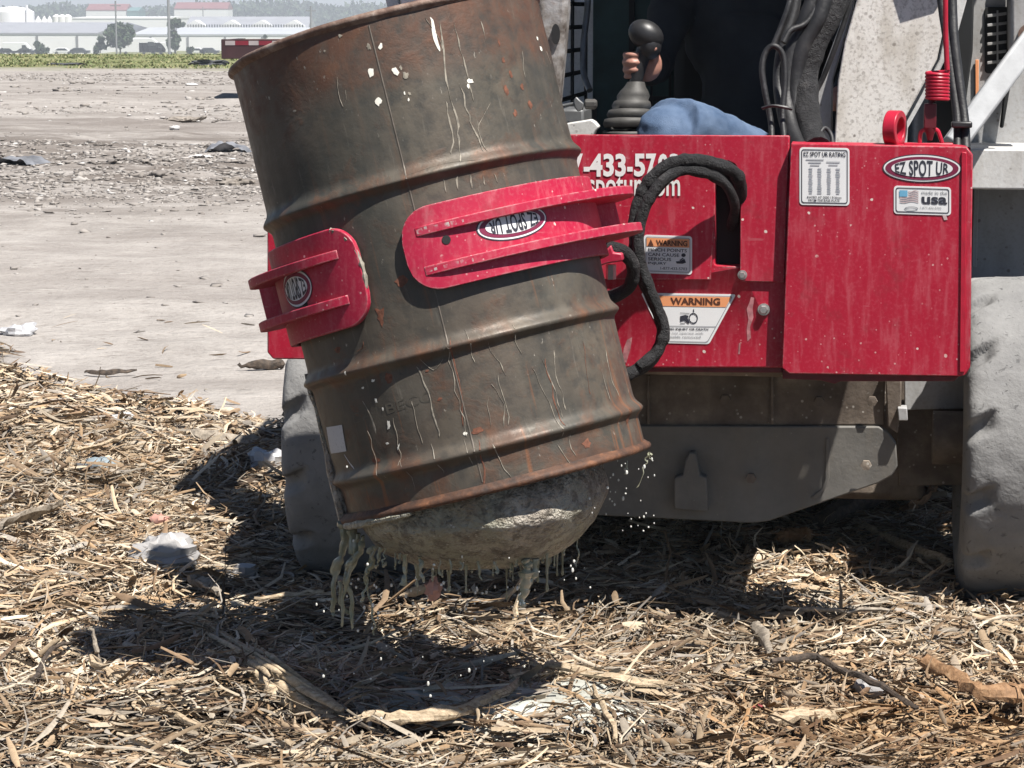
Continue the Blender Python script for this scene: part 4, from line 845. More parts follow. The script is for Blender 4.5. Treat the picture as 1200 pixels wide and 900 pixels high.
# spring, rod, shackle and eye ring on top of the cover
c0 = mp(1098.5, 84, -0.610); c1 = mp(1098.5, 116, -0.610); H = []
for i in range(8*20+1):
    a = 2*PI*i/20; f = i/160; p = c0*(1-f)+c1*f; H.append(p + MX*(0.0205*math.cos(a)) + MY*(0.0205*math.sin(a)))
MB().tube(H, 0.0038, 8).build('coil_spring', 'red_plain', gb)
MB().tube(spline([mp(1110,82,-0.610), mp(1109,60,-0.610), mp(1108,20,-0.610), mp(1109,-60,-0.610), mp(1118,-200,-0.580)], 5), 0.0052, 10).build('spring_rod', 'red_plain', gb)
MB().tube(spline([mp(1097,116,-0.610), mp(1092,119,-0.610), mp(1090,124,-0.610)], 5), 0.004, 8).build('spring_hook', 'dark_red', gb)
m = MB(); m.box(mp(1090,136,-0.610), (0.024, 0.022, 0.048), (MX, MY, MZ)); m.build('spring_block', 'dark_red', gb, bevel=0.002)
MB().tube(spline([mp(1078,168,-0.610), mp(1079,156,-0.610), mp(1084,152,-0.610), mp(1097,152,-0.610), mp(1101,158,-0.610), mp(1104,168,-0.610)], 5), 0.0042, 8).build('shackle', 'red_plain', gb)
m = MB(); m.lathe([(-0.012, 0.010), (0.004, 0.012), (0.012, 0.008), (0.024, 0.005)], mp(1090,150,-0.610), -MZ, MX, 12, capends=True); m.build('swivel_bolt', 'dark_red', gb)
m = MB(); m.box(mp(1088,169.5,-0.610), (0.095, 0.03, 0.007), (MX, MY, MZ)); m.build('shackle_plate', 'red_plain', gb, bevel=0.002)
dirx = (MX*0.93 - MY*0.36).normalized(); cr = mp(1048.5, 151, -0.610)
m = MB(); m.lathe([(-0.013, 0.022), (-0.013, 0.036), (0.013, 0.036), (0.013, 0.022), (-0.013, 0.022)], cr, dirx, MZ, 30); m.build('eye_ring', 'red_plain', gb, bevel=0.002)
# hoses climbing past the lift arm
for path, r, mt in [
    ([(938,175,-0.580),(928,150,-0.510),(922,115,-0.460),(925,70,-0.440),(938,35,-0.430),(952,0,-0.420),(968,-60,-0.380)], 0.0155, 'hose'),
    ([(958,175,-0.580),(950,150,-0.510),(944,120,-0.460),(946,80,-0.430),(958,45,-0.420),(980,0,-0.400),(1005,-60,-0.360)], 0.0265, 'sheath'),
    ([(950,172,-0.540),(936,140,-0.480),(932,100,-0.450),(941,55,-0.440),(962,15,-0.430),(975,-40,-0.400)], 0.0180, 'hose'),
    ([(905,170,-0.540),(903,140,-0.510),(897,110,-0.500),(893,80,-0.490),(898,60,-0.480),(908,54,-0.480),(918,66,-0.480),(920,95,-0.490),(917,135,-0.510),(920,170,-0.540)], 0.0062, 'hose'),
    ([(926,170,-0.540),(916,130,-0.480),(912,90,-0.440),(918,50,-0.430),(930,15,-0.410),(938,-40,-0.380)], 0.0110, 'hose'),
    ([(918,50,-0.470),(926,36,-0.460),(940,30,-0.450),(950,20,-0.440),(966,-10,-0.420)], 0.0065, 'hose'),
    ([(906,54,-0.440),(916,30,-0.430),(926,0,-0.420),(932,-40,-0.380)], 0.0060, 'hose'),
    ([(956,108,-0.400),(966,88,-0.400),(980,52,-0.400),(996,5,-0.390),(1006,-40,-0.380)], 0.0055, 'hose'),
    ([(958,162,-0.560),(966,150,-0.540),(974,158,-0.540),(976,172,-0.560)], 0.0045, 'hose'),
    ([(1122,175,-0.580),(1122,140,-0.540),(1117,100,-0.510),(1110,50,-0.480),(1103,0,-0.450),(1099,-50,-0.430)], 0.0085, 'hose'),
    ([(1132,175,-0.580),(1130,140,-0.540),(1124,95,-0.510),(1118,45,-0.480),(1116,0,-0.450),(1115,-50,-0.430)], 0.0095, 'hose'),
    ([(1127,175,-0.570),(1125,135,-0.520),(1119,80,-0.490),(1112,30,-0.460),(1109,-40,-0.430)], 0.0080, 'hose')]:
    hose(path, r, 'hose', mt, 12, 0.10 if mt == 'sheath' else 0.03, 6)
m = MB(); m.tube(spline([mp(893,127,-0.525), mp(905,124,-0.530), mp(920,126,-0.530), mp(928,128,-0.525)], 4), 0.0035, 6); m.build('cable_tie', 'black_plastic', gb)
m = MB(); m.box(mp(1127,146,-0.565), (0.040, 0.03, 0.012), (MX, MY, MZ)); m.build('hose_clamp', 'black_plastic', gb, bevel=0.003)

# ================================================================== SKID STEER LOADER
sk = thing('skid_steer_loader', ml(0, 0.6, 0), 'dirty white skid steer loader with worn grey tyres behind the red attachment', 'loader')
def mbox(m, x0, x1, v0, v1, z0, z1): return m.box(ml((x0+x1)/2, (v0+v1)/2, (z0+z1)/2), (abs(x1-x0), abs(v1-v0), abs(z1-z0)), (MX, MY, MZ))
def part(name, mat, *boxes, bevel=0.004, parent=None):
    m = MB()
    for b in boxes: mbox(m, *b)
    return m.build(name, mat, parent or sk, bevel=bevel)
# tyres: worn lugs on the shoulders
def tyre_mesh(c, seed):
    prof = []; hw = TYRE_W/2
    for a, r in [(-0.80,0.215),(-0.94,0.235),(-1.0,0.265),(-0.99,0.300),(-0.965,0.325),(-0.93,0.337),(-0.89,0.343),(-0.84,0.347),(-0.79,0.349),(-0.74,0.350),(-0.69,0.351),(-0.64,0.3514),(-0.59,0.3517),(-0.54,0.352),(-0.48,0.352),(-0.36,0.3525),(-0.18,0.353),(0,0.353)]: prof.append((a*hw, r))
    prof += [(-a, r) for a, r in prof[-2::-1]]
    def rf(a, t, r):
        u = t/hw; sgn = 1 if u > 0 else -1; au = abs(u)
        if r < 0.29: return r
        ph = ((a*14/(2*PI)) + sgn*au*0.55 + (0.5 if sgn > 0 else 0)) % 1.0
        g = sstep(0.38, 0.45, ph)*(1-sstep(0.60, 0.72, ph)); depth = 0.026*sstep(0.50, 0.74, au)
        return r - depth*g + (float(fbm(a*9+seed, t*30, 3, 44))-0.5)*0.007
    prof = [(t, r+TYRE_R-0.353) for t, r in prof]; return MB().lathe(prof, c, MX, MZ, 448, rf)
for (x, v) in ((-0.70, 0), (0.770, 0), (-0.70, 1.12), (0.770, 1.12)):
    c = ml(x, v, TYRE_R-0.012)
    w = tyre_mesh(c, x*3+v).build('tyre', 'tyre', sk, angle=70)
    m = MB(); m.lathe([(-0.10, 0.20), (-0.085, 0.225), (-0.06, 0.205), (0.0, 0.19), (0.02, 0.12), (0.03, 0.06), (0.03, 0.001)], c, MX*(1 if x > 0 else -1), MZ, 40); m.build('rim', 'panel_white', w)
    m = MB(); m.tube([c-MX*(0.2 if x > 0 else -0.2), c], 0.06, 20); m.build('axle', 'belly', sk)
# belly plates seen under the attachment
def slab(name, px, va, vb, th, mat, bevel=0.003, parent=None):     # px points with depth varying by height (va at y=440, vb at y=610)
    P = [mp(x, y, va+(vb-va)*(y-440)/170) for x, y in px]; m = MB(); m.prism(P, MY*th); return m.build(name, mat, parent or sk, bevel=bevel)
slab('belly_plate', [(560,425),(1038,425),(1036,498),(560,500)], -0.34, -0.33, 0.03, 'belly')
slab('quick_attach_plate', [(560,498),(1030,500),(1040,506),(1050,520),(1052,546),(1046,557),(1030,566),(900,611),(880,613),(700,604),(560,600)], -0.355, -0.33, 0.03, 'belly_grey')
slab('plate_rib', [(968,514),(971,513),(972,560),(966,575),(956,585),(950,583),(962,574),(967,562)], -0.360, -0.335, 0.01, 'belly_grey', 0.001)
slab('hook_bracket', [(790,560),(800,557),(803,540),(808,530),(815,531),(818,545),(820,557),(828,560),(830,600),(790,597)], -0.385, -0.365, 0.045, 'belly_grey')
for bx, by in ((700,470),(850,468),(960,470),(1022,470),(880,560),(1015,545)):
    c = mp(bx, by, -0.357); m = MB(); m.lathe([(0, 0.012), (0.008, 0.011), (0.009, 0.0002)], c, -MY, MX, 6); m.build('bolt_head', 'belly', sk, angle=30)
for bx in (760, 905):
    m = MB(); m.prism([mp(bx-1.5,440,-0.352), mp(bx+1.5,440,-0.352), mp(bx+1.5,497,-0.352), mp(bx-1.5,497,-0.352)], MY*0.012); m.build('weld_seam', 'belly', sk, bevel=0.001)
slab('latch_arm', [(1037,430),(1057,430),(1056,480),(1052,508),(1040,500)], -0.36, -0.34, 0.04, 'belly')
slab('latch_lug', [(1052,478),(1063,478),(1064,493),(1053,493)], -0.38, -0.36, 0.04, 'panel_grey', 0.002)
slab('side_plate', [(1060,425),(1200,425),(1200,478),(1078,480),(1060,481)], 0.06, 0.06, 0.02, 'panel_grey', 0.002)
slab('side_plate', [(1050,480),(1200,478),(1200,566),(1054,570)], 0.085, 0.085, 0.02, 'belly', 0.002)
part('chassis', 'belly', (-0.56, 0.56, 0.11, 1.75, 0.18, 0.72), bevel=0.02)
part('rear_body', 'panel_white', (-0.70, 0.80, 1.35, 2.15, 0.50, 1.35), bevel=0.04)
part('attach_frame', 'belly', (-0.36, 0.38, -0.555, 0.0, 0.56, 0.92), bevel=0.01)
part('bumper', 'belly', (-0.75, 0.75, 2.15, 2.25, 0.35, 0.6), bevel=0.02)
# right and left uprights, fender ledges
for s in (1, -1):
    part('upright_panel', 'panel_grey', *[tuple(sorted((s*0.52, s*(0.98 if s > 0 else 0.66))))+(0.34, 1.5, 0.60, 1.75 if s > 0 else 0.93)], bevel=0.01)  # grey in place of white: shade painted into the panel colour
    part('fender_ledge', 'panel_white', *[tuple(sorted((s*0.56, s*(0.98 if s > 0 else 0.66))))+(0.02, 0.34, 0.960, 0.990)], bevel=0.006)
    part('fender_lip', 'panel_white', *[tuple(sorted((s*0.56, s*(0.98 if s > 0 else 0.66))))+(0.0, 0.022, 0.905, 0.993)], bevel=0.004)
    part('panel_fold', 'panel_grey', *[tuple(sorted((s*(0.66), s*(0.672))))+(0.325, 0.342, 0.70, 0.955)], bevel=0.002)
    part('panel_fold', 'panel_grey', *[tuple(sorted((s*(0.80), s*(0.812))))+(0.325, 0.342, 0.70, 0.955)], bevel=0.002)
    part('cab_post', 'cab_black', *[tuple(sorted((s*0.47+0.08, s*0.54+0.08)))+(0.18, 0.30, 0.80, 1.98)], bevel=0.01)
# vent grille, reflector, brace and cylinder on the right
pv = 0.335
def mpoly(name, px, v, th, mat, bevel=0.002, parent=None):
    m = MB(); m.prism([mp(x, y, v) for x, y in px], MY*th); return m.build(name, mat, parent or sk, bevel=bevel)
gr = mpoly('vent_grille', rrect(1154,8,1183,86,4), pv, 0.01, 'cab_black', 0.001)
for i in range(6): mpoly('vent_slat', [(1157,17+i*11),(1180,14+i*11),(1180,17.5+i*11),(1157,20.5+i*11)], pv-0.008, 0.008, 'panel_grey', 0.001, gr)
mpoly('vent_slat', [(1168,12),(1170,12),(1170,82),(1168,82)], pv-0.010, 0.008, 'panel_grey', 0.001, gr)
mpoly('reflector', [(1143,70),(1147,70),(1147,116),(1143,116)], pv-0.004, 0.006, 'orange_print', 0.001)
a = mp(1212, 42, 0.02); b = mp(1116, 172, -0.10); d = (b-a).normalized(); w = d.cross(MY).normalized(); u = w.cross(d)
m = MB(); m.box((a+b)/2, ((b-a).length, 0.050, 0.050), (d, u, w)); m.build('brace_tube', 'tube_grey', sk, bevel=0.006)
mpoly('cylinder_mount', rrect(1184,-40,1240,62,5), 0.10, 0.12, 'panel_grey', 0.01)
m = MB(); m.tube([mp(1205,40,0.10), mp(1205,40,0.02)], 0.022, 16); m.build('mount_pin', 'rim_rust', sk)
mpoly('side_shroud', [(1118,-60),(1143,-60),(1140,60),(1132,120),(1134,165),(1118,165),(1112,60)], 0.12, 0.05, 'cab_black', 0.004)
mpoly('side_shroud', [(1181,-60),(1188,-60),(1186,90),(1176,150),(1172,150),(1180,80)], 0.30, 0.03, 'cab_black', 0.003)
# lift arms: front drop sections, then beams running back to the rear towers
def lift_arm(s, mirror):
    def q(x, y, v):
        p = mp(x, y, v)
        if mirror:
            l = p-MO; x_ = l.dot(MX); return MO - MX*(x_+0.03) + MY*l.dot(MY) + MZ*l.z
        return p
    A = [(1014,-60),(1128,-60),(1113,0),(1098,70),(1072,118),(1046,165),(1040,215),(978,215),(978,165),(982,95),(990,50),(1004,0)]
    m = MB(); m.prism([q(x,y,-0.13) for x,y in A], MY*0.03); arm_ = m.build('lift_arm', 'arm_white', sk, bevel=0.003)
    B = [(1135,-60),(1150,-60),(1122,40),(1100,86),(1064,150),(1060,215),(1043,215),(1048,165),(1075,118),(1101,70),(1116,0)]
    m = MB(); m.prism([q(x,y,-0.105) for x,y in B], MY*0.10); m.build('arm_side_plate', 'panel_white', arm_, bevel=0.003)
    Cc = [(1000,-60),(1012,-60),(1000,10),(976,95),(974,215),(940,215),(944,160),(958,100),(984,30)]
    m = MB(); m.prism([q(x,y,-0.085) for x,y in Cc], MY*0.08); m.build('arm_inner_plate', 'panel_grey', arm_, bevel=0.003)
    t = q(1075,-55,-0.10); e = ml((0.72 if not mirror else -0.62), 1.7, 1.72); k = ml((0.74 if not mirror else -0.64), 0.15, 1.75)
    m = MB(); m.tube([t-MZ*0.05, k], 0.085, 8); m.tube([k, e], 0.085, 8); m.build('arm_beam', 'arm_white', arm_, angle=20)
lift_arm(1, False); lift_arm(-1, True)
m = MB(); m.prism([mp(x,y,0.02) for x,y in [(628,-40),(664,-40),(665,10),(661,60),(656,110),(652,150),(636,150)]], MY*0.07); m.build('tilt_link', 'arm_rust', sk, bevel=0.012)
mpoly('pin_hole', ellp(651,40,5,12,20), 0.012, 0.02, 'black_hole', 0)
# cab shell
CX0, CX1, CV0, CV1 = -0.335, 0.56, 0.28, 1.28
part('cab_roof', 'panel_white', (CX0-0.03, CX1+0.03, 0.27, CV1+0.05, 1.96, 2.02), bevel=0.02)
part('cab_floor', 'cab_black', (CX0, CX1, 0.14, CV1, 0.62, 0.66))
part('cab_back', 'cab_teal', (CX0, CX1, CV1, CV1+0.03, 0.66, 1.96))
part('cab_right_wall', 'cab_black', (CX1, CX1+0.03, CV0, CV1+0.03, 0.66, 1.96))
part('cab_left_sill', 'cab_black', (CX0-0.03, CX0, CV0, CV1+0.03, 0.66, 0.995))
sm = part('side_screen', 'cab_black', (CX0-0.02, CX0-0.008, CV0, CV1, 1.93, 1.96), bevel=0.003)
for i in range(16): part('screen_bar', 'cab_black', (CX0-0.018, CX0-0.014, CV0, CV1, 1.005+i*0.060, 1.016+i*0.060), bevel=0, parent=sm)
for i in range(4): part('screen_bar', 'cab_black', (CX0-0.019, CX0-0.013, CV0+i*0.32, CV0+0.03+i*0.32, 0.995, 1.96), bevel=0, parent=sm)
bw = part('rear_screen', 'cab_black', (CX0+0.10, CX0+0.115, CV1-0.012, CV1, 1.0, 1.9), bevel=0)
for i in range(9): part('screen_bar', 'cab_black', (CX0+0.10, CX1-0.05, CV1-0.012, CV1-0.002, 1.05+i*0.095, 1.062+i*0.095), bevel=0, parent=bw)
for i in range(14): part('screen_bar', 'cab_black', (CX0+0.16+i*0.05, CX0+0.166+i*0.05, CV1-0.010, CV1-0.002, 1.0, 1.9), bevel=0, parent=bw)
MB().tube(spline([mp(691,-80,0.95), mp(689,0,0.95), mp(684,50,0.93), mp(684,85,0.90), mp(691,106,0.86)], 6), 0.0085, 10).build('grab_rail', 'frame_grey', sk)
part('seat', 'cab_black', (-0.10, 0.36, 0.62, 1.16, 0.72, 0.80), (-0.10, 0.36, 1.10, 1.20, 0.80, 1.42), bevel=0.03)
# controls beside the operator
mpoly('console', [(655,128),(684,128),(684,160),(655,160)], 0.40, 0.3, 'frame_grey', 0.006)
mpoly('white_bracket', [(662,145),(692,140),(697,143),(702,149),(698,153),(694,163),(660,163)], 0.33, 0.04, 'panel_white', 0.003)
m = MB(); m.lathe([(-0.012, 0.011), (-0.008, 0.013), (0.012, 0.013), (0.018, 0.009)], mp(691,122,0.36), MX, MZ, 6, capends=True); m.build('knob', 'rubber_boot', sk, angle=20, bevel=0.002)
mpoly('lever', [(672,118),(675,113),(679,117),(684,121),(683,129),(677,131),(673,126)], 0.37, 0.012, 'frame_grey', 0.003)
MB().tube([mp(655,125,0.39), mp(675,121,0.38)], 0.004, 8).build('lever_rod', 'frame_grey', sk)
c = mp(735, 150, 0.44); up_ = (mp(752, 60, 0.46)-mp(733, 160, 0.44)).normalized()
m = MB(); m.lathe([(-0.03, 0.060), (0.0, 0.060), (0.004, 0.056)], c-MZ*0.01, MZ, MX, 28, capends=True); m.build('joystick_base', 'rubber_boot', sk)
pr = [(0.000,0.055),(0.010,0.061),(0.020,0.059),(0.024,0.051),(0.032,0.056),(0.042,0.053),(0.046,0.045),(0.054,0.048),(0.064,0.044),(0.068,0.038),(0.078,0.040),(0.090,0.034),(0.100,0.026),(0.112,0.021)]
m = MB(); m.lathe(pr, c, up_, MX, 28); boot = m.build('joystick_boot', 'rubber_boot', sk, angle=80)
hd = mp(757, 43, 0.455); m = MB()
m.tube(spline([c+up_*0.10, c+up_*0.14, hd-MZ*0.02+MX*0.001, hd+MZ*0.012], 5), [0.013,0.014,0.015,0.016,0.017,0.018,0.018,0.018,0.019,0.020,0.021,0.022,0.022,0.022,0.021,0.020], 14)
m.ell(hd + MZ*0.004, (0.045, 0.034, 0.035), 18, 10, ((MX*0.86-MZ*0.50).normalized(), MY, (MZ*0.86+MX*0.50).normalized()))
m.ell(hd + MX*0.010 - MZ*0.022 - MY*0.004, (0.028, 0.026, 0.034), 16, 10, (MX, MY, MZ)); m.build('joystick_handle', 'black_plastic', sk, angle=80)

# ================================================================== OPERATOR
def remesh(m, name, vox, mat, parent, smooth_it=4, disp=0.0):
    o = m.build(name+'_raw', None, fixn=True, origin=Vector((0,0,0)))
    r = o.modifiers.new('r', 'REMESH'); r.mode = 'VOXEL'; r.voxel_size = vox
    s = o.modifiers.new('s', 'SMOOTH'); s.iterations = smooth_it; s.factor = 0.5
    me = bpy.data.meshes.new_from_object(o.evaluated_get(bpy.context.evaluated_depsgraph_get())); bpy.data.objects.remove(o)
    me.name = name; me.materials.clear(); me.materials.append(MATS[mat]); me.polygons.foreach_set('use_smooth', [True]*len(me.polygons))
    if disp:
        n = len(me.vertices); co = np.empty(n*3, np.float32); me.vertices.foreach_get('co', co); co = co.reshape(-1,3); nr = np.empty(n*3, np.float32); me.vertices.foreach_get('normal', nr); nr = nr.reshape(-1,3)
        q = fbm(co[:,0]*16+co[:,1]*9, co[:,2]*22-co[:,1]*7, 3, 91)-0.5; co += nr*(q*disp)[:,None]; me.vertices.foreach_set('co', co.ravel()); me.update()
    o = bpy.data.objects.new(name, me); COL.objects.link(o)
    if parent: o.parent = parent; o.matrix_parent_inverse = Matrix.Translation(-parent.location)
    return o
hip = ml(0.12, 0.92, 0.88)
pe = thing('person', ml(0.12, 0.6, 0.66), 'person in blue jeans and dark jacket seated in the cab, gripping the joystick', 'person')
J = dict(pel=ml(0.12,0.94,0.88), ch=ml(0.12,1.0,1.26), nk=ml(0.12,1.0,1.46), hdc=ml(0.12,0.97,1.62), hl=ml(0.20,0.84,0.83), hr=ml(0.26,0.92,0.88),
    kl=mp(780,155,0.42), kr=ml(0.32,0.50,0.93), fl=ml(0.03,0.33,0.72), fr=ml(0.27,0.33,0.72), sl=ml(-0.07,0.99,1.40), sr=ml(0.31,0.99,1.40), el=ml(-0.13,0.80,1.15), er=ml(0.40,0.80,1.14))
hw = mp(757, 74, 0.50); J['wl'] = hw + MY*0.05 - MZ*0.012; J['wr'] = ml(0.36,0.52,1.10)
def body_mesh(k=1.0, legs=True, torso=True, arms=True, head=True):
    m = MB(); T = lambda pts, rr: m.tube(spline(pts, 5), list(np.interp(np.linspace(0,1,5*(len(pts)-1)+1), np.linspace(0,1,len(rr)), [r*k for r in rr])), 14)
    if torso:
        m.ell(J['pel'], (0.165*k,0.115*k,0.11*k)); m.ell(J['ch'], (0.175*k,0.115*k,0.20*k)); T([J['pel'], (J['pel']+J['ch'])/2, J['ch']], [0.13,0.125,0.14]); T([J['sl'], J['ch']+MZ*0.13, J['sr']], [0.065,0.085,0.065])
    if legs:
        for h, kk, f in ((J['hl'],J['kl'],J['fl']), (J['hr'],J['kr'],J['fr'])):
            T([h, (h+kk)/2+MZ*0.01, kk-MZ*0.005], [0.094,0.084,0.072]); T([kk-MZ*0.01, (kk+f)/2+MY*0.02, f], [0.070,0.064,0.048]); m.ell(kk-MZ*0.008, (0.073*k,0.070*k,0.070*k))
    if arms:
        for s, e, w in ((J['sl'],J['el'],J['wl']), (J['sr'],J['er'],J['wr'])): T([s, (s+e)/2, e], [0.058,0.052,0.045]); T([e, (e+w)/2, w], [0.045,0.040,0.031])
    if head: T([J['ch']+MZ*0.1, J['nk'], J['hdc']-MZ*0.04], [0.07,0.056,0.055])
    return m
m = body_mesh(0.93)
m.ell(J['hdc'], (0.075,0.095,0.115), 20, 14, (MX, MY, MZ)); m.ell(J['hdc']-MY*0.03-MZ*0.06, (0.052,0.06,0.055), 16, 10, (MX, MY, MZ)); m.ell(J['hdc']-MY*0.098-MZ*0.018, (0.014,0.020,0.024), 10, 8, (MX, MY, MZ))
for s in (-1, 1): m.ell(J['hdc']+MX*(0.076*s)-MZ*0.012, (0.010,0.020,0.030), 10, 8, (MX, MY, MZ)); m.ell(J['hdc']-MY*0.090-MZ*0.070, (0.024,0.010,0.008), 10, 6, (MX, MY, MZ))
for f in (J['fl'], J['fr']): m.ell(f-MY*0.06-MZ*0.025, (0.045,0.12,0.04), 14, 8, (MX, MY, MZ))
# gripping hand: palm behind the stick, four fingers curled round its near side, thumb on top
gc = mp(751, 76, 0.46); side = MX
m.ell(gc + MX*0.012 + MY*0.028, (0.038,0.020,0.042), 16, 10, (MX, MY, MZ)); m.tube([J['wl'], gc+MX*0.01+MY*0.03], [0.028,0.026], 12)
for i, (dz, r, ln) in enumerate([(0.024,0.0074,1.0),(0.006,0.0077,1.06),(-0.012,0.0073,1.0),(-0.029,0.0064,0.85)]):
    b0 = gc + MX*(-0.020) + MY*0.030 + MZ*dz
    m.tube(spline([b0+MX*0.012, b0 - MX*0.014, b0 - MX*0.018*ln - MY*0.026, b0 - MX*0.004 - MY*0.050*ln, b0 + MX*0.018*ln - MY*0.048], 4), list(np.linspace(r*1.08, r*0.84, 17)), 10)
m.tube(spline([gc+MX*0.030+MY*0.018+MZ*0.012, gc+MX*0.036-MY*0.008+MZ*0.030, gc+MX*0.032-MY*0.028+MZ*0.042], 5), list(np.linspace(0.0115, 0.009, 11)), 10)
wr = J['wr']; m.ell(wr-MY*0.05, (0.036,0.045,0.020), 14, 8, (MX, MY, MZ))
for i in range(4): b0 = wr - MY*0.085 + MX*(-0.027+0.018*i); m.tube(spline([b0, b0-MY*0.03, b0-MY*0.045-MZ*0.02, b0-MY*0.035-MZ*0.04], 4), 0.008, 8)
m.tube([wr-MY*0.04-MX*0.03, wr-MY*0.075-MX*0.045-MZ*0.01], 0.010, 8)
remesh(m, 'body', 0.0038, 'skin', pe, 2)
m = body_mesh(1.06, True, False, False, False); m.ell(J['pel'], (0.175,0.125,0.115)); m.tube(spline([J['hl'], (J['hl']+J['kl'])/2+MZ*0.012, J['kl']], 5), list(np.linspace(0.115, 0.088, 11)), 16)
m.tube(spline([J['kl']+MX*0.035+MZ*0.016, mp(845,163,0.50), mp(915,192,0.60)], 5), list(np.linspace(0.072, 0.055, 11)), 14); remesh(m, 'jeans', 0.007, 'denim', pe, 2, 0.012)
m = body_mesh(1.10, False, True, True, False); remesh(m, 'jacket', 0.010, 'dark_cloth', pe, 4, 0.02)
m = MB(); m.ell(J['hdc']+MY*0.015+MZ*0.022, (0.082,0.098,0.108), 20, 12, (MX, MY, MZ)); o = m.build('hair', 'hair', pe)
bm = bmesh.new(); bm.from_mesh(o.data); cut = J['hdc']; bmesh.ops.delete(bm, geom=[v for v in bm.verts if (v.co-cut).dot(-MY) > 0.045 and (v.co-cut).z < 0.075], context='VERTS'); bm.to_mesh(o.data); bm.free()
for s in (-1, 1): m = MB(); m.ell(J['hdc']-MY*0.088+MX*(0.030*s)+MZ*0.008, (0.011,0.008,0.006), 10, 6, (MX, MY, MZ)); m.build('eye', 'eye', pe)

# ================================================================== STICKS, PLASTIC AND STONES LYING ON THE LITTER
def py0(px): return sum(q[1] for q in px)/len(px)-45
def stick(name, px, rr, mat, label, cat='stick', lift=0.012, splinter=0, flat=0.8, seed=0, group=None, up=None):
    P = [gpt(x, y)+MZ*(lift+(0.022 if 430 < py0(px) else 0.0)) for x, y in px]
    z0, z1, nP = P[0].z, P[-1].z, len(P); P = [Vector((p.x, p.y, z0+(z1-z0)*i/(nP-1)+(0.010 if not up else 0))) for i, p in enumerate(P)]
    if up: P = [p+MZ*u for p, u in zip(P, up)]
    sp = spline(P, 5); N = len(sp); rr = np.interp(np.linspace(0,1,N), np.linspace(0,1,len(rr)), rr)
    m = MB(); R = random.Random(seed+5); sp = [p+Vector((R.gauss(0,0.002), R.gauss(0,0.002), R.gauss(0,0.002))) for p in sp]
    m.tube(sp, [r*(0.85+0.3*R.random()) for r in rr], 8, flat=flat)
    m.v = [p+Vector((R.gauss(0,1), R.gauss(0,1), R.gauss(0,1)))*float(rr.mean())*0.13 for p in m.v]
    d = (sp[-1]-sp[0]).normalized()
    for i in range(splinter):
        e = sp[-1] if R.random() < 0.6 else sp[0]; s = 1 if e is sp[-1] else -1
        q = Vector((R.gauss(0,1), R.gauss(0,1), R.gauss(0.2,0.8)))*rr.max()*0.7; m.tube([e-d*s*0.05+q*0.5, e+d*s*R.uniform(0.01,0.05)+q], [rr.max()*0.3, 0.001], 5)
    return tag(m.build(name, mat, angle=24), label, cat, group)
stick('broken_branch', [(428,872),(470,870),(530,862),(580,846),(622,826)], [0.011,0.013,0.012,0.009,0.006], 'stick_pale', 'pale snapped branch with a splintered end in the front centre litter', splinter=7, lift=0.028)
m = MB(); R = random.Random(21); path = [gpt(*q)+MZ*0.035 for q in [(214,745),(262,776),(305,803),(350,832),(395,858)]]; sp = spline(path, 6); N = len(sp)
for i in range(58):
    a = R.randint(0, N-8); b = min(N-1, a+R.randint(6, 16)); o_ = Vector((R.gauss(0,0.016), R.gauss(0,0.018), R.gauss(0.0,0.010))); o2 = o_+Vector((R.gauss(0,0.010), R.gauss(0,0.010), R.gauss(0,0.008))); r = R.uniform(0.0025, 0.0085)
    Q_ = [sp[k]+o_*(1-(k-a)/(b-a))+o2*((k-a)/(b-a)) for k in range(a, b+1)]; m.tube(Q_, [r*(0.5 if k in (0, len(Q_)-1) else 1)*R.uniform(0.8, 1.15) for k in range(len(Q_))], 6, flat=0.6)
tag(m.build('split_log', 'stick_pale', angle=50), 'thick bundle of split wood slanting through the left foreground', 'log')
stick('long_thin_stick', [(108,806),(150,826),(192,846),(238,866)], [0.006,0.007,0.007,0.005], 'stick_pale', 'long thin pale stick lying below the shadow at front left', splinter=3, lift=0.03)
stick('upright_stalk', [(116,806),(115,806),(108,806)], [0.006,0.005,0.002], 'stick_grey', 'bent grey stalk standing up at the left edge of the drum shadow', 'stalk', 0.0, 0, 1, 2, up=[0, 0.055, 0.095])
stick('dark_twig', [(40,832),(62,806),(92,782)], [0.005,0.005,0.002], 'stick_dark', 'dark bent twig left of the upright grey stalk', 'twig', 0.02, 0, 1, 4)
stick('black_twig', [(263,741),(263,740),(265,740)], [0.003,0.003,0.001], 'stick_dark', 'black forked twig standing in the shadow left of the drum', 'twig', 0.0, 3, 1, 5, up=[0,0.06,0.115])
stick('splintered_shard', [(1013,644),(1050,662),(1085,678),(1116,690)], [0.003,0.010,0.012,0.008], 'stick_pale', 'pale splintered shard pointing at the foot of the right tyre', 'shard', 0.025, 6, 0.8, 6)
stick('charred_stick', [(905,812),(955,808),(985,822),(1020,842),(1072,868)], [0.005,0.008,0.007,0.007,0.004], 'stick_dark', 'charred dark stick in the brown litter at front right', lift=0.03, seed=7)
stick('rough_board', [(1078,808),(1120,832),(1150,845),(1205,848)], [0.010,0.015,0.016,0.014], 'stick_brown', 'rough brown board end at the right front edge', 'board', 0.025, 5, 0.5, 8)
stick('thin_rod', [(915,747),(980,744),(1040,745)], [0.004,0.005,0.004], 'stick_grey', 'straight thin grey rod on the litter right of centre', 'rod', 0.025, 0, 1, 9)
stick('bark_wedge', [(882,762),(892,780),(902,797)], [0.008,0.013,0.006], 'stick_grey', 'short grey bark wedge tilted up in the right foreground', 'bark', 0.022, 0, 0.5, 10)
stick('yellow_splint', [(640,812),(720,826),(780,838)], [0.006,0.010,0.006], 'stick_pale', 'flat pale splint just right of the drum shadow tip', 'splint', 0.025, 3, 0.5, 11)
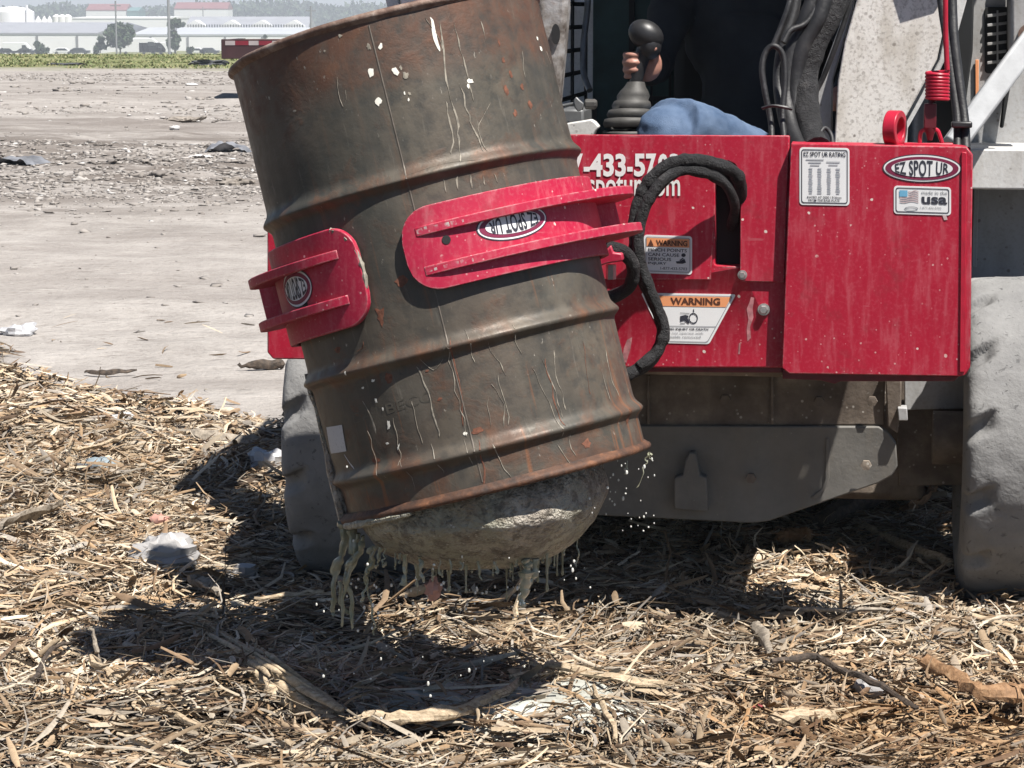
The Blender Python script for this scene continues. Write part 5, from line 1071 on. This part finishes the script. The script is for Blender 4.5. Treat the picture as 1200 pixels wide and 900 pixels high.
stick('standing_splinter', [(612,722),(606,748),(590,770)], [0.004,0.007,0.006], 'stick_pale', 'bright splinter standing under the dripping sludge', 'splinter', 0.02, 3, 0.7, 12, up=[0.05,0.02,0])
stick('crossed_splint', [(694,842),(712,872),(722,905)], [0.004,0.006,0.005], 'stick_pale', 'narrow pale splint pointing to the front edge, right of centre', 'splint', 0.03, 3, 0.7, 13)
stick('grey_plank', [(225,528),(265,532),(312,540)], [0.016,0.020,0.016], 'stick_grey', 'grey plank lying left of the left tyre', 'plank', 0.022, 3, 0.35, 14)
stick('wide_slab', [(0,645),(35,636),(72,622)], [0.016,0.022,0.012], 'stick_grey', 'wide grey wood slab at the left edge of the picture', 'wood slab', 0.025, 5, 0.4, 15)
stick('curved_peel', [(80,552),(110,548),(135,540),(158,529)], [0.005,0.012,0.011,0.004], 'stick_pale', 'curved yellowish peel of wood behind the blue-grey lump', 'wood peel', 0.03, 0, 0.5, 16)
stick('lit_wood_block', [(912,655),(930,652),(950,650)], [0.014,0.018,0.014], 'stick_brown', 'small wood block catching the sun beside the shadow under the loader', 'wood block', 0.022, 3, 0.7, 17)
stick('pale_slab', [(1055,612),(1075,606),(1092,603)], [0.020,0.028,0.024], 'stick_brown', 'pale flat slab in the sun beside the right tyre under the loader', 'wood slab', 0.02, 0, 0.35, 18)
stick('log_under_loader', [(960,640),(1010,622),(1075,597)], [0.02,0.024,0.02], 'stick_dark', 'dark log in the deep shade under the loader', 'log', 0.03, 0, 1, 19)
stick('shaded_splint', [(300,735),(345,728),(380,726)], [0.004,0.007,0.004], 'stick_pale', 'pale splint lit at the edge of the shadow below the drum', 'splint', 0.03, 2, 0.6, 20)
stick('grey_stub', [(222,705),(240,716),(258,727)], [0.011,0.013,0.008], 'stick_grey', 'short grey stub in front of the white plastic lump', 'stub', 0.025, 2, 0.8, 21)
stick('shadow_limb', [(858,700),(880,690),(900,684)], [0.006,0.009,0.006], 'stick_grey', 'forked grey limb in the shade below the attachment', 'branch', 0.02, 3, 0.7, 22)
stick('cut_end_board', [(905,878),(940,874),(978,870)], [0.012,0.014,0.012], 'stick_pale', 'pale squared board end at the front right, below the charred stick', 'board', 0.02, 2, 0.7, 23)
def lump(name, px, py, r, mat, label, cat, seed, lift=0.3, det=26, amp=0.5):
    c = gpt(px, py) + MZ*(0.024 if py > 460 else 0.0); m = MB()
    def f(u, v):
        a = u*2*PI; b = -PI/2+v*PI; x, y, z = math.cos(b)*math.cos(a), math.cos(b)*math.sin(a), math.sin(b)
        q = 1+amp*(float(fbm(x*1.6+seed*7, y*1.6+z*2+seed, 4, 15))-0.5)*2+0.35*(float(fbm(x*6+seed*7, y*6+z*7+seed, 3, 25))-0.5); return c + Vector((x*r[0], y*r[1], z*r[2]+r[2]*lift))*q
    m.grid(f, det, det//2+2, True); return tag(m.build(name, mat, angle=30), label, cat)
lump('plastic_lump', 193, 672, (0.080,0.06,0.042), 'plastic_white', 'crumpled white plastic lump at the edge of the drum shadow', 'plastic', 1, 0.5)
lump('plastic_film', 315, 560, (0.060,0.05,0.040), 'plastic_film', 'crumpled clear plastic film beside the left tyre', 'plastic', 2, 0.5)
o = lump('stone_lump', 118, 563, (0.052,0.045,0.026), 'stone_blue', 'blue-grey flat topped lump on the litter at left', 'stone', 3, 0.5, 20, 0.25)
lump('dark_lump', 100, 567, (0.030,0.03,0.024), 'stone_dark', 'small dark lump touching the blue-grey lump', 'stone', 4, 0.4, 16)
lump('paper_scrap', 146, 500, (0.042,0.03,0.012), 'paper_white', 'white paper scrap on the far left litter', 'paper', 5, 0.9, 14)
lump('pink_scrap', 188, 628, (0.024,0.03,0.012), 'pink_scrap', 'pinkish scrap above the white plastic lump', 'scrap', 6, 1.3, 12)
lump('white_wad', 285, 690, (0.035,0.03,0.018), 'plastic_white', 'flattened white wad in the shadow beside the left tyre', 'plastic', 7, 0.7, 14)
lump('white_bag', 22, 392, (0.08,0.07,0.03), 'plastic_film', 'white bag at the far left edge of the litter', 'plastic', 8, 0.5, 16)
lump('white_shred', 575, 676, (0.045,0.02,0.014), 'paper_white', 'white shred in the sunlit gap below the drum', 'paper', 9, 0.9, 14)
lump('grey_wad', 1020, 833, (0.030,0.022,0.016), 'plastic_white', 'dull white wad beside the charred stick', 'plastic', 10, 1.1, 14)
lump('red_scrap', 888, 855, (0.010,0.008,0.006), 'red_scrap', 'tiny red scrap in the front right litter', 'scrap', 11, 3.0, 10)
# spilled sludge soaking the litter under the drum
c = gpt(590, 838); m = MB()
def pud(u, v):
    a = u*2*PI; k = 0.55+0.9*float(fbm(math.cos(a)*1.5+4, math.sin(a)*1.5+4, 4, 71)); x = c.x+v*0.30*k*math.cos(a); y_ = c.y+v*0.16*k*math.sin(a)
    return Vector((x, y_, gnd(x, y_)+0.030*(1-v**3)+0.030*(float(fbm(x*22, y_*22, 3, 72)))*(1-v**4)-0.01*v**6))
m.grid(pud, 90, 24, True); tag(m.build('spilled_sludge', 'puddle', angle=180), 'pale grey sludge splashed on the litter below the drum', 'sludge')

# ================================================================== FIELD DEBRIS
def sheet(name, px, py, w, d, h, mat, label, cat, seed):
    c = gpt(px, py); m = MB()
    m.grid(lambda u, v: c + Vector(((u-0.5)*w+(float(vnoise(v*3, seed))-0.5)*w*0.3, (v-0.5)*d, h*max(0.05, float(fbm(u*4+seed, v*4, 3, 16))*1.6-0.45)*math.sin(PI*min(1,max(0,u)))**0.5)), 16, 10); return tag(m.build(name, mat, angle=30), label, cat)
sheet('grey_tarp', 268, 178, 0.45, 0.4, 0.12, 'tarp_grey', 'crumpled grey plastic sheet on the mud left of the drum', 'plastic sheet', 1)
sheet('pale_tarp', 18, 186, 0.42, 0.4, 0.09, 'tarp_grey', 'heap of grey rags at the left edge of the mud field', 'rags', 2)
sheet('white_board', 235, 184, 0.22, 0.15, 0.03, 'paper_white', 'white scrap left of the grey plastic sheet', 'scrap', 3)
lump('mud_heap', 215, 145, (0.26,0.25,0.07), 'clod_mat', 'dark churned mud heap in the middle of the field', 'mud heap', 12, 0.1, 44, 1.0)
lump('white_lump', 205, 152, (0.06,0.05,0.03), 'paper_white', 'small white lump in front of the churned mud heap', 'lump', 13, 0.6, 12)
lump('pale_heap', 275, 215, (0.12,0.12,0.05), 'clod_mat', 'small pale heap close to the left side of the drum', 'heap', 14, 0.1, 36, 0.9)
lump('black_clump', 75, 77, (0.42,0.3,0.06), 'stone_dark', 'flat black clump at the near edge of the grass', 'clump', 15, 0.1, 30, 1.1)
lump('dark_clump', 243, 77, (0.40,0.3,0.09), 'stone_dark', 'dark clump by the grass below the trailer', 'clump', 16, 0.1, 30, 1.1)
lump('white_bag', 225, 100, (0.12,0.10,0.03), 'paper_white', 'flattened white bag on the far field', 'bag', 17, 0.4, 14)
stick('dark_tube', [(280,435),(302,434),(330,433)], [0.004,0.016,0.020], 'stick_dark', 'dark tapered stick on the bare mud left of the drum', 'stick', 0.01, 0, 0.8, 31)
stick('black_strip', [(100,440),(125,442),(160,440)], [0.006,0.014,0.004], 'stick_dark', 'thin black strip on the mud beyond the litter', 'strip', 0.008, 0, 0.5, 32)

# ================================================================== TRAILER BEHIND
TY = 37.0; tl = thing('flatbed_trailer', at(480, 108, TY), 'dark red flatbed trailer with red and white tape parked behind the drum', 'trailer')
p0 = at(259, 46, TY); x0 = p0.x; zt = p0.z; zb_ = at(259, 69, TY).z; x1 = x0+5.6
m = MB(); m.box(((x0+x1)/2, TY+0.06, (zt+zb_)/2), (x1-x0, 0.12, zt-zb_)); m.build('side_rail', 'trailer_red', tl, bevel=0.01)
m = MB(); m.box(((x0+x1)/2+0.05, TY+1.2, zt-0.05), (x1-x0-0.1, 2.2, 0.06)); m.build('deck', 'deck_wood', tl)
m = MB(); m.box((x0+0.06, TY+1.2, (zt+zb_)/2), (0.12, 2.2, zt-zb_-0.02)); m.build('end_rail', 'trailer_dark', tl)
x = x0+0.06; i = 0
while x < x1-0.3:
    w = 0.20 if i % 2 else 0.15; m = MB(); m.box((x+w/2, TY-0.004, zt-0.055), (w-0.004, 0.006, 0.065)); m.build('reflective_tape', 'tape_red' if i % 2 else 'tape_white', tl); x += w; i += 1
for dx in (3.0, 3.9):
    for dy in (0.3, 2.0):
        m = MB(); cz = 0.38+gnd(x0+dx, TY); m.lathe([(-0.11,0.2),(-0.12,0.34),(-0.08,0.38),(0.08,0.38),(0.12,0.34),(0.11,0.2),(0.02,0.12),(0.02,0.001)], (x0+dx, TY+dy, cz), (0,1,0), (0,0,1), 28); m.build('wheel', 'trailer_dark', tl)

# ================================================================== THE TOWN BELOW THE PLATEAU
TZ = -8.0
def tx(px, Y): return (px-600)/FPX*Y*1.0115
def tz(py, Y): return at(600, py, Y).z
def building(name, px0, px1, Y, yb, ye, yr, depth, wall, roof, label, cat='building', group=None, gable=False, panels=0):
    X0, X1 = tx(px0, Y), tx(px1, Y); ze = tz(ye, Y); zr = tz(yr, Y); b = thing(name, ((X0+X1)/2, Y+depth/2, TZ), label, cat, group)
    m = MB(); m.box(((X0+X1)/2, Y+depth/2, (TZ+ze)/2), (X1-X0, depth, ze-TZ)); m.build('wall', wall, b, smooth=False)
    m = MB(); o = 0.12; A = [Vector((X0-o, Y-o, ze)), Vector((X0-o, Y+depth/2, zr)), Vector((X0-o, Y+depth+o, ze)), Vector((X0-o, Y+depth+o, ze-0.4)), Vector((X0-o, Y-o, ze-0.4))]
    m.prism(A, Vector((X1-X0+2*o, 0, 0))); m.build('roof', roof, b, smooth=False)
    for i in range(panels):
        xx = X0+(X1-X0)*(i+0.5)/panels; m = MB(); m.box((xx, Y-0.08, (TZ+ze)/2-0.3), (0.5, 0.16, ze-TZ-0.6)); m.build('downpipe', 'pole', b)
    return b
building('warehouse', -60, 124, 560, 62, 38.5, 27, 90, 'white_wall', 'roof_grey', 'long white warehouse with a grey roof at the far left', 'warehouse', panels=4)
building('warehouse', 164, 420, 600, 62, 40, 33, 60, 'white_wall', 'roof_pale', 'low white warehouse with a pale roof behind the trailer', 'warehouse', panels=6)
building('store_building', 96, 206, 760, 55, 20.5, 19.5, 60, 'white_wall', 'white_wall', 'flat white store building behind the tall tree', 'building')
hr = building('dormer_house_row', 225, 366, 680, 45, 32, 19.5, 26, 'white_wall', 'roof_grey', 'row of white houses with grey roof and dormers', 'houses')
for px in (237, 278, 313, 350):
    X = tx(px, 680); e = tz(32, 680); g = tz(23.5, 680); m = MB(); w = 3.0
    m.prism([Vector((X-w, 680-0.9, e-1)), Vector((X+w, 680-0.9, e-1)), Vector((X+w, 680-0.9, e+0.4)), Vector((X, 680-0.9, g)), Vector((X-w, 680-0.9, e+0.4))], Vector((0, 9, 0))); m.build('dormer', 'white_wall', hr, smooth=False)
for i in range(44):
    px = 229+i*3.05; X = tx(px, 680); m = MB(); m.box((X, 680-0.75, tz(30.3, 680)), (0.35, 0.3, 0.75)); m.build('window', 'window_dark', hr, smooth=False)
for px, r, top in [(28, 5.5, 7), (10, 3.2, 17)]:
    Y = 640; X = tx(px, Y); b = thing('storage_tank', (X, Y, TZ), 'tall white storage tank at the far left' if px == 28 else 'smaller white tank at the left edge beyond the warehouse', 'tank')
    h = tz(top, Y)-TZ; m = MB(); m.lathe([(0, r*1.0), (h*0.86, r), (h*0.95, r*0.7), (h, 0.05)], (X, Y, TZ), (0,0,1), (1,0,0), 28); m.build('shell', 'white_tank', b)
    m = MB(); m.tube([(X+r*0.8, Y-r*0.7, TZ), (X+r*0.8, Y-r*0.7, TZ+h*1.02)], 0.35, 8); m.build('pipe', 'white_tank', b)
for i, px in enumerate([36, 43, 50, 57, 64, 70]):
    Y = 700; X = tx(px, Y); b = thing('cone_roof_silo', (X, Y, TZ), 'small white cone roofed silo, %s from the left in the silo row' % ['first','second','third','fourth','fifth','sixth'][i], 'silo', 'row of small silos beyond the warehouse')
    h = tz(18.5, Y)-TZ; m = MB(); m.lathe([(0, 1.05), (h*0.8, 1.05), (h, 0.05)], (X, Y, TZ), (0,0,1), (1,0,0), 16); m.build('shell', 'white_tank', b)
for px, w, lab in ((78, 1.2, 'first'), (84.5, 1.4, 'second'), (91, 1.2, 'third')):
    Y = 690; X = tx(px, Y); h = tz(16.8, Y)-TZ; m = MB(); m.lathe([(0, w), (h*0.93, w), (h, 0.3), (h, 0.02)], (X, Y, TZ), (0,0,1), (1,0,0), 18); tag(m.build('white_silo', 'white_tank'), 'round topped white silo, %s of the three beside the small silos' % lab, 'silo')
for i, (a, b_, y0, y1, c_, lab) in enumerate([(112,158,11.5,4.5,'brick_red','red brick building among the far trees at left'), (213,274,10,2.5,'brick_red','long red roofed building among the far trees'), (159,172,12.5,8.5,'teal_wall','small teal building among the far trees')]):
    building('far_building', a, b_, 1150, 20, y0, y1, 22, c_ if c_ == 'teal_wall' else 'white_wall', 'roof_red' if c_ != 'teal_wall' else 'teal_wall', lab)
# poles
for px, top, lab, w in [(206.5, -8, 'tall dark pole rising above the tall tree', 0.30), (369.5, 7, 'light pole left of the drum rim', 0.22), (146, 1, 'thin light pole over the store building', 0.18), (246, 8, 'thin pole in front of the long red roofed building', 0.18)]:
    Y = 520 if px != 246 else 900; X = tx(px, Y); z1 = tz(top, Y); b = MB(); b.tube([(X, Y, TZ), (X, Y, z1)], w, 8); b.box((X, Y, z1-1.0), (2.2, 0.2, 0.2)); tag(b.build('lamp_pole', 'pole'), lab, 'pole')
# parked vehicles in front of the warehouses
def vehicle(px, Y, kind, mat, lab):
    X = tx(px, Y); b = thing(kind, (X, Y, TZ), lab, 'van' if kind == 'parked_van' else ('truck' if 'truck' in kind else 'car')); L, H = (4.4, 1.5) if kind == 'parked_car' else ((6.0, 2.7) if kind == 'parked_van' else (9.5, 3.6))
    m = MB(); y0 = Y
    pr = [(-L/2,0.4),(L/2,0.4),(L/2,0.95),(L*0.30,H*0.62),(L*0.14,H),(-L*0.28,H),(-L/2,H*0.62)] if kind == 'parked_car' else [(-L/2,0.5),(L/2,0.5),(L/2,H*0.5),(L*0.40,H*0.8),(L*0.30,H),(-L/2,H)]
    m.prism([Vector((X+a, y0, TZ+z)) for a, z in pr], Vector((0, 1.9, 0))); m.build('body', mat, b, smooth=False, bevel=0.1)
    m = MB(); q = [(L*0.26,H*0.64),(L*0.12,H*0.93),(-L*0.24,H*0.93),(-L*0.36,H*0.64)] if kind == 'parked_car' else [(L*0.40,H*0.52),(L*0.33,H*0.78),(L*0.20,H*0.78),(L*0.20,H*0.52)]
    m.prism([Vector((X+a, y0-0.03, TZ+z)) for a, z in q], Vector((0, 0.05, 0))); m.build('window', 'car_glass', b, smooth=False)
    for a in (-L*0.31, L*0.31): m = MB(); m.lathe([(-0.12,0.05),(-0.12,0.36),(0.12,0.36),(0.12,0.05)], (X+a, y0+0.1, TZ+0.36), (0,1,0), (0,0,1), 16); m.build('wheel', 'trailer_dark', b)
for px, kind, mat, lab in [(8,'parked_car','car_white','white car at the far left edge in front of the warehouse'),(20,'parked_car','car_dark','dark car second from the left edge by the warehouse'),(31,'parked_van','car_white','white van left of the small round tree'),(42,'parked_car','car_dark','dark car between the white van and the small round tree'),(84,'parked_car','car_white','white car in the middle of the long warehouse front'),(103,'parked_car','car_dark','dark low car right of the white car by the warehouse'),(172,'parked_truck','car_white','white box truck right of the bushy tree'),(187,'parked_van','car_dark','dark van between the white truck and the tall tree'),(198,'parked_van','car_white','white van touching the tall tree'),(238,'parked_car','car_white','white car left of the trailer end'),(252,'parked_car','car_dark','dark car just left of the trailer end')]: vehicle(px, 545, kind, mat, lab)
# trees
def leaves(cs, n, size, pal, seed):
    R = np.random.default_rng(seed); V = []; C = []
    for (c, r) in cs:
        k = max(8, int(n*np.prod(r)**(1/3)/sum(np.prod(q[1])**(1/3) for q in cs)))
        u = R.normal(0, 1, (k, 3)); u /= np.linalg.norm(u, axis=1)[:, None]; rr = R.random(k)**0.42
        p = np.array(c)+u*rr[:, None]*np.array(r); a = R.normal(0, 1, (k, 3)); a /= np.linalg.norm(a, axis=1)[:, None]; b = np.cross(a, R.normal(0, 1, (k, 3))); b /= np.linalg.norm(b, axis=1)[:, None]
        s = (size*R.uniform(0.6, 1.4, k))[:, None]; V.append(np.stack([p-a*s, p+b*s*0.6, p+a*s, p-b*s*0.6], 1)); C.append(np.repeat((np.array(pal)[R.integers(0, len(pal), k)]*R.uniform(0.75, 1.25, (k, 1)))[:, None], 4, 1))
    return np.concatenate(V), np.concatenate(C)
GPAL = [(0.045,0.075,0.035),(0.06,0.095,0.045),(0.075,0.10,0.055),(0.035,0.06,0.03)]
def tree(px, Y, yb, yt, wpx, n, seed, lab, cl, name='leafy_tree', size=0.42):
    X = tx(px, Y); zt_ = tz(yt, Y); W_ = wpx/FPX*Y/2; t = thing(name, (X, Y, TZ), lab, 'tree'); H_ = zt_-TZ; cs = []; R = random.Random(seed); m = MB()
    m.tube([(X, Y, TZ-0.2), (X+0.1, Y, TZ+H_*0.35), (X, Y, TZ+H_*0.75)], [0.028*H_, 0.02*H_, 0.006*H_], 8)
    for i in range(cl):
        f = R.uniform(0.22, 0.92); w = W_*(1-abs(f-0.5)*0.9); c = (X+R.uniform(-1,1)*w*0.75, Y+R.uniform(-1,1)*w*0.75, TZ+H_*f); r = W_*R.uniform(0.30, 0.5); cs.append((c, (r, r, r*0.95)))
        m.tube([(X, Y, TZ+H_*f*0.6), c], [0.010*H_, 0.003*H_], 5)
    m.build('trunk', 'bark', t); V, C = leaves(cs, n, size, GPAL, seed); k = len(V); o = fast_mesh('crown', V.reshape(-1,3), np.arange(k*4).reshape(-1,4), 'leaf', C.reshape(-1,3))
    o.parent = t; o.matrix_parent_inverse = Matrix.Translation(-t.location)
tree(60, 530, 62, 47.5, 17, 900, 1, 'small round tree in front of the long warehouse', 9)
tree(127, 530, 62, 43, 15, 900, 2, 'dense shrub-like tree at the end of the long warehouse', 8)
tree(150, 530, 62, 27, 34, 2400, 3, 'broad bushy tree between the two warehouses', 16)
tree(213, 530, 62, 20, 20, 2000, 4, 'tall slender tree beside the dark pole', 14)
tree(106, 660, 50, 25, 14, 700, 5, 'small dark tree behind the warehouse roof', 7)
tree(222, 640, 50, 20, 9, 500, 6, 'dark narrow tree at the end of the house row', 6)
tree(230, 540, 62, 53, 8, 400, 7, 'low shrub left of the trailer end', 5); tree(317, 560, 50, 33, 8, 500, 8, 'small grey-green tree above the trailer', 6)
tree(15, 760, 40, 3, 16, 1200, 9, 'dark tree beside the tall white tank', 9)
# far wood along the horizon
R = random.Random(12); cs = []
for i in range(330):
    px = -90+i*2.35+R.uniform(-2, 2); Y = R.uniform(1350, 1650); X = tx(px, Y); yt = 7+5*(float(vnoise(px*0.035, 3))-0.5)*2 - 3.5*float(sstep(300, 430, px)); zt_ = tz(yt+R.uniform(-1.5,2.0), Y); r = R.uniform(4.5, 8.5)
    cs.append(((X, Y, zt_-r*0.8), (r*1.15, r, r))); cs.append(((X+R.uniform(-4,4), Y-3, (zt_-r+TZ)/2), (r*1.2, r, max(3, (zt_-TZ)/2))))
V, C = leaves(cs, 42000, 1.5, GPAL, 77); o = fast_mesh('far_wood', V.reshape(-1,3), np.arange(len(V)*4).reshape(-1,4), 'leaf', C.reshape(-1,3)); tag(o, 'band of dark trees along the horizon', 'woodland', kind='stuff')
# grass blades on the plateau edge
R = np.random.default_rng(5); n = 26000; y = R.uniform(57.5, 76, n); x = R.uniform(-0.30, 0.10, n)*y*1.0; k = fbm(x*0.5, y*0.5, 3, 80) > 0.36; x = x[k]; y = y[k]; n = len(x); z = gz(x, y); h = R.uniform(0.02, 0.06, n); w = R.uniform(0.02, 0.05, n); a = R.uniform(0, PI, n)
V = np.stack([np.stack([x-np.cos(a)*w, y-np.sin(a)*w, z-0.01], -1), np.stack([x+np.cos(a)*w, y+np.sin(a)*w, z-0.01], -1), np.stack([x+R.normal(0,0.04,n), y+R.normal(0,0.04,n), z+h], -1)], 1)
pal = np.array([(0.16,0.19,0.075),(0.22,0.23,0.10),(0.29,0.27,0.14),(0.12,0.155,0.055)]); C = np.repeat(pal[R.integers(0,4,n)][:,None], 3, 1)
o = fast_mesh('grass', V.reshape(-1,3), np.arange(n*3).reshape(-1,3), 'leaf', C.reshape(-1,3), tri=True); tag(o, 'thin strip of yellowish grass at the far edge of the field', 'grass', kind='stuff')

# ================================================================== HAZE
m = MB(); m.box((0, 2050, 8.0), (5600, 4700, 36.0)); hz = m.build('haze', None, smooth=False, origin=Vector((0,0,-10)))
hm = bpy.data.materials.new('haze'); hm.use_nodes = True; ht = hm.node_tree; ht.nodes.clear(); ho = ht.nodes.new('ShaderNodeOutputMaterial'); hv = ht.nodes.new('ShaderNodeVolumePrincipled')
hv.inputs['Color'].default_value = (0.86, 0.92, 1.0, 1); hv.inputs['Density'].default_value = 0.00065; hv.inputs['Anisotropy'].default_value = 0.0; ht.links.new(hv.outputs[0], ho.inputs['Volume']); hz.data.materials.append(hm)
tag(hz, 'thin summer haze over the field and town', 'haze', kind='stuff')
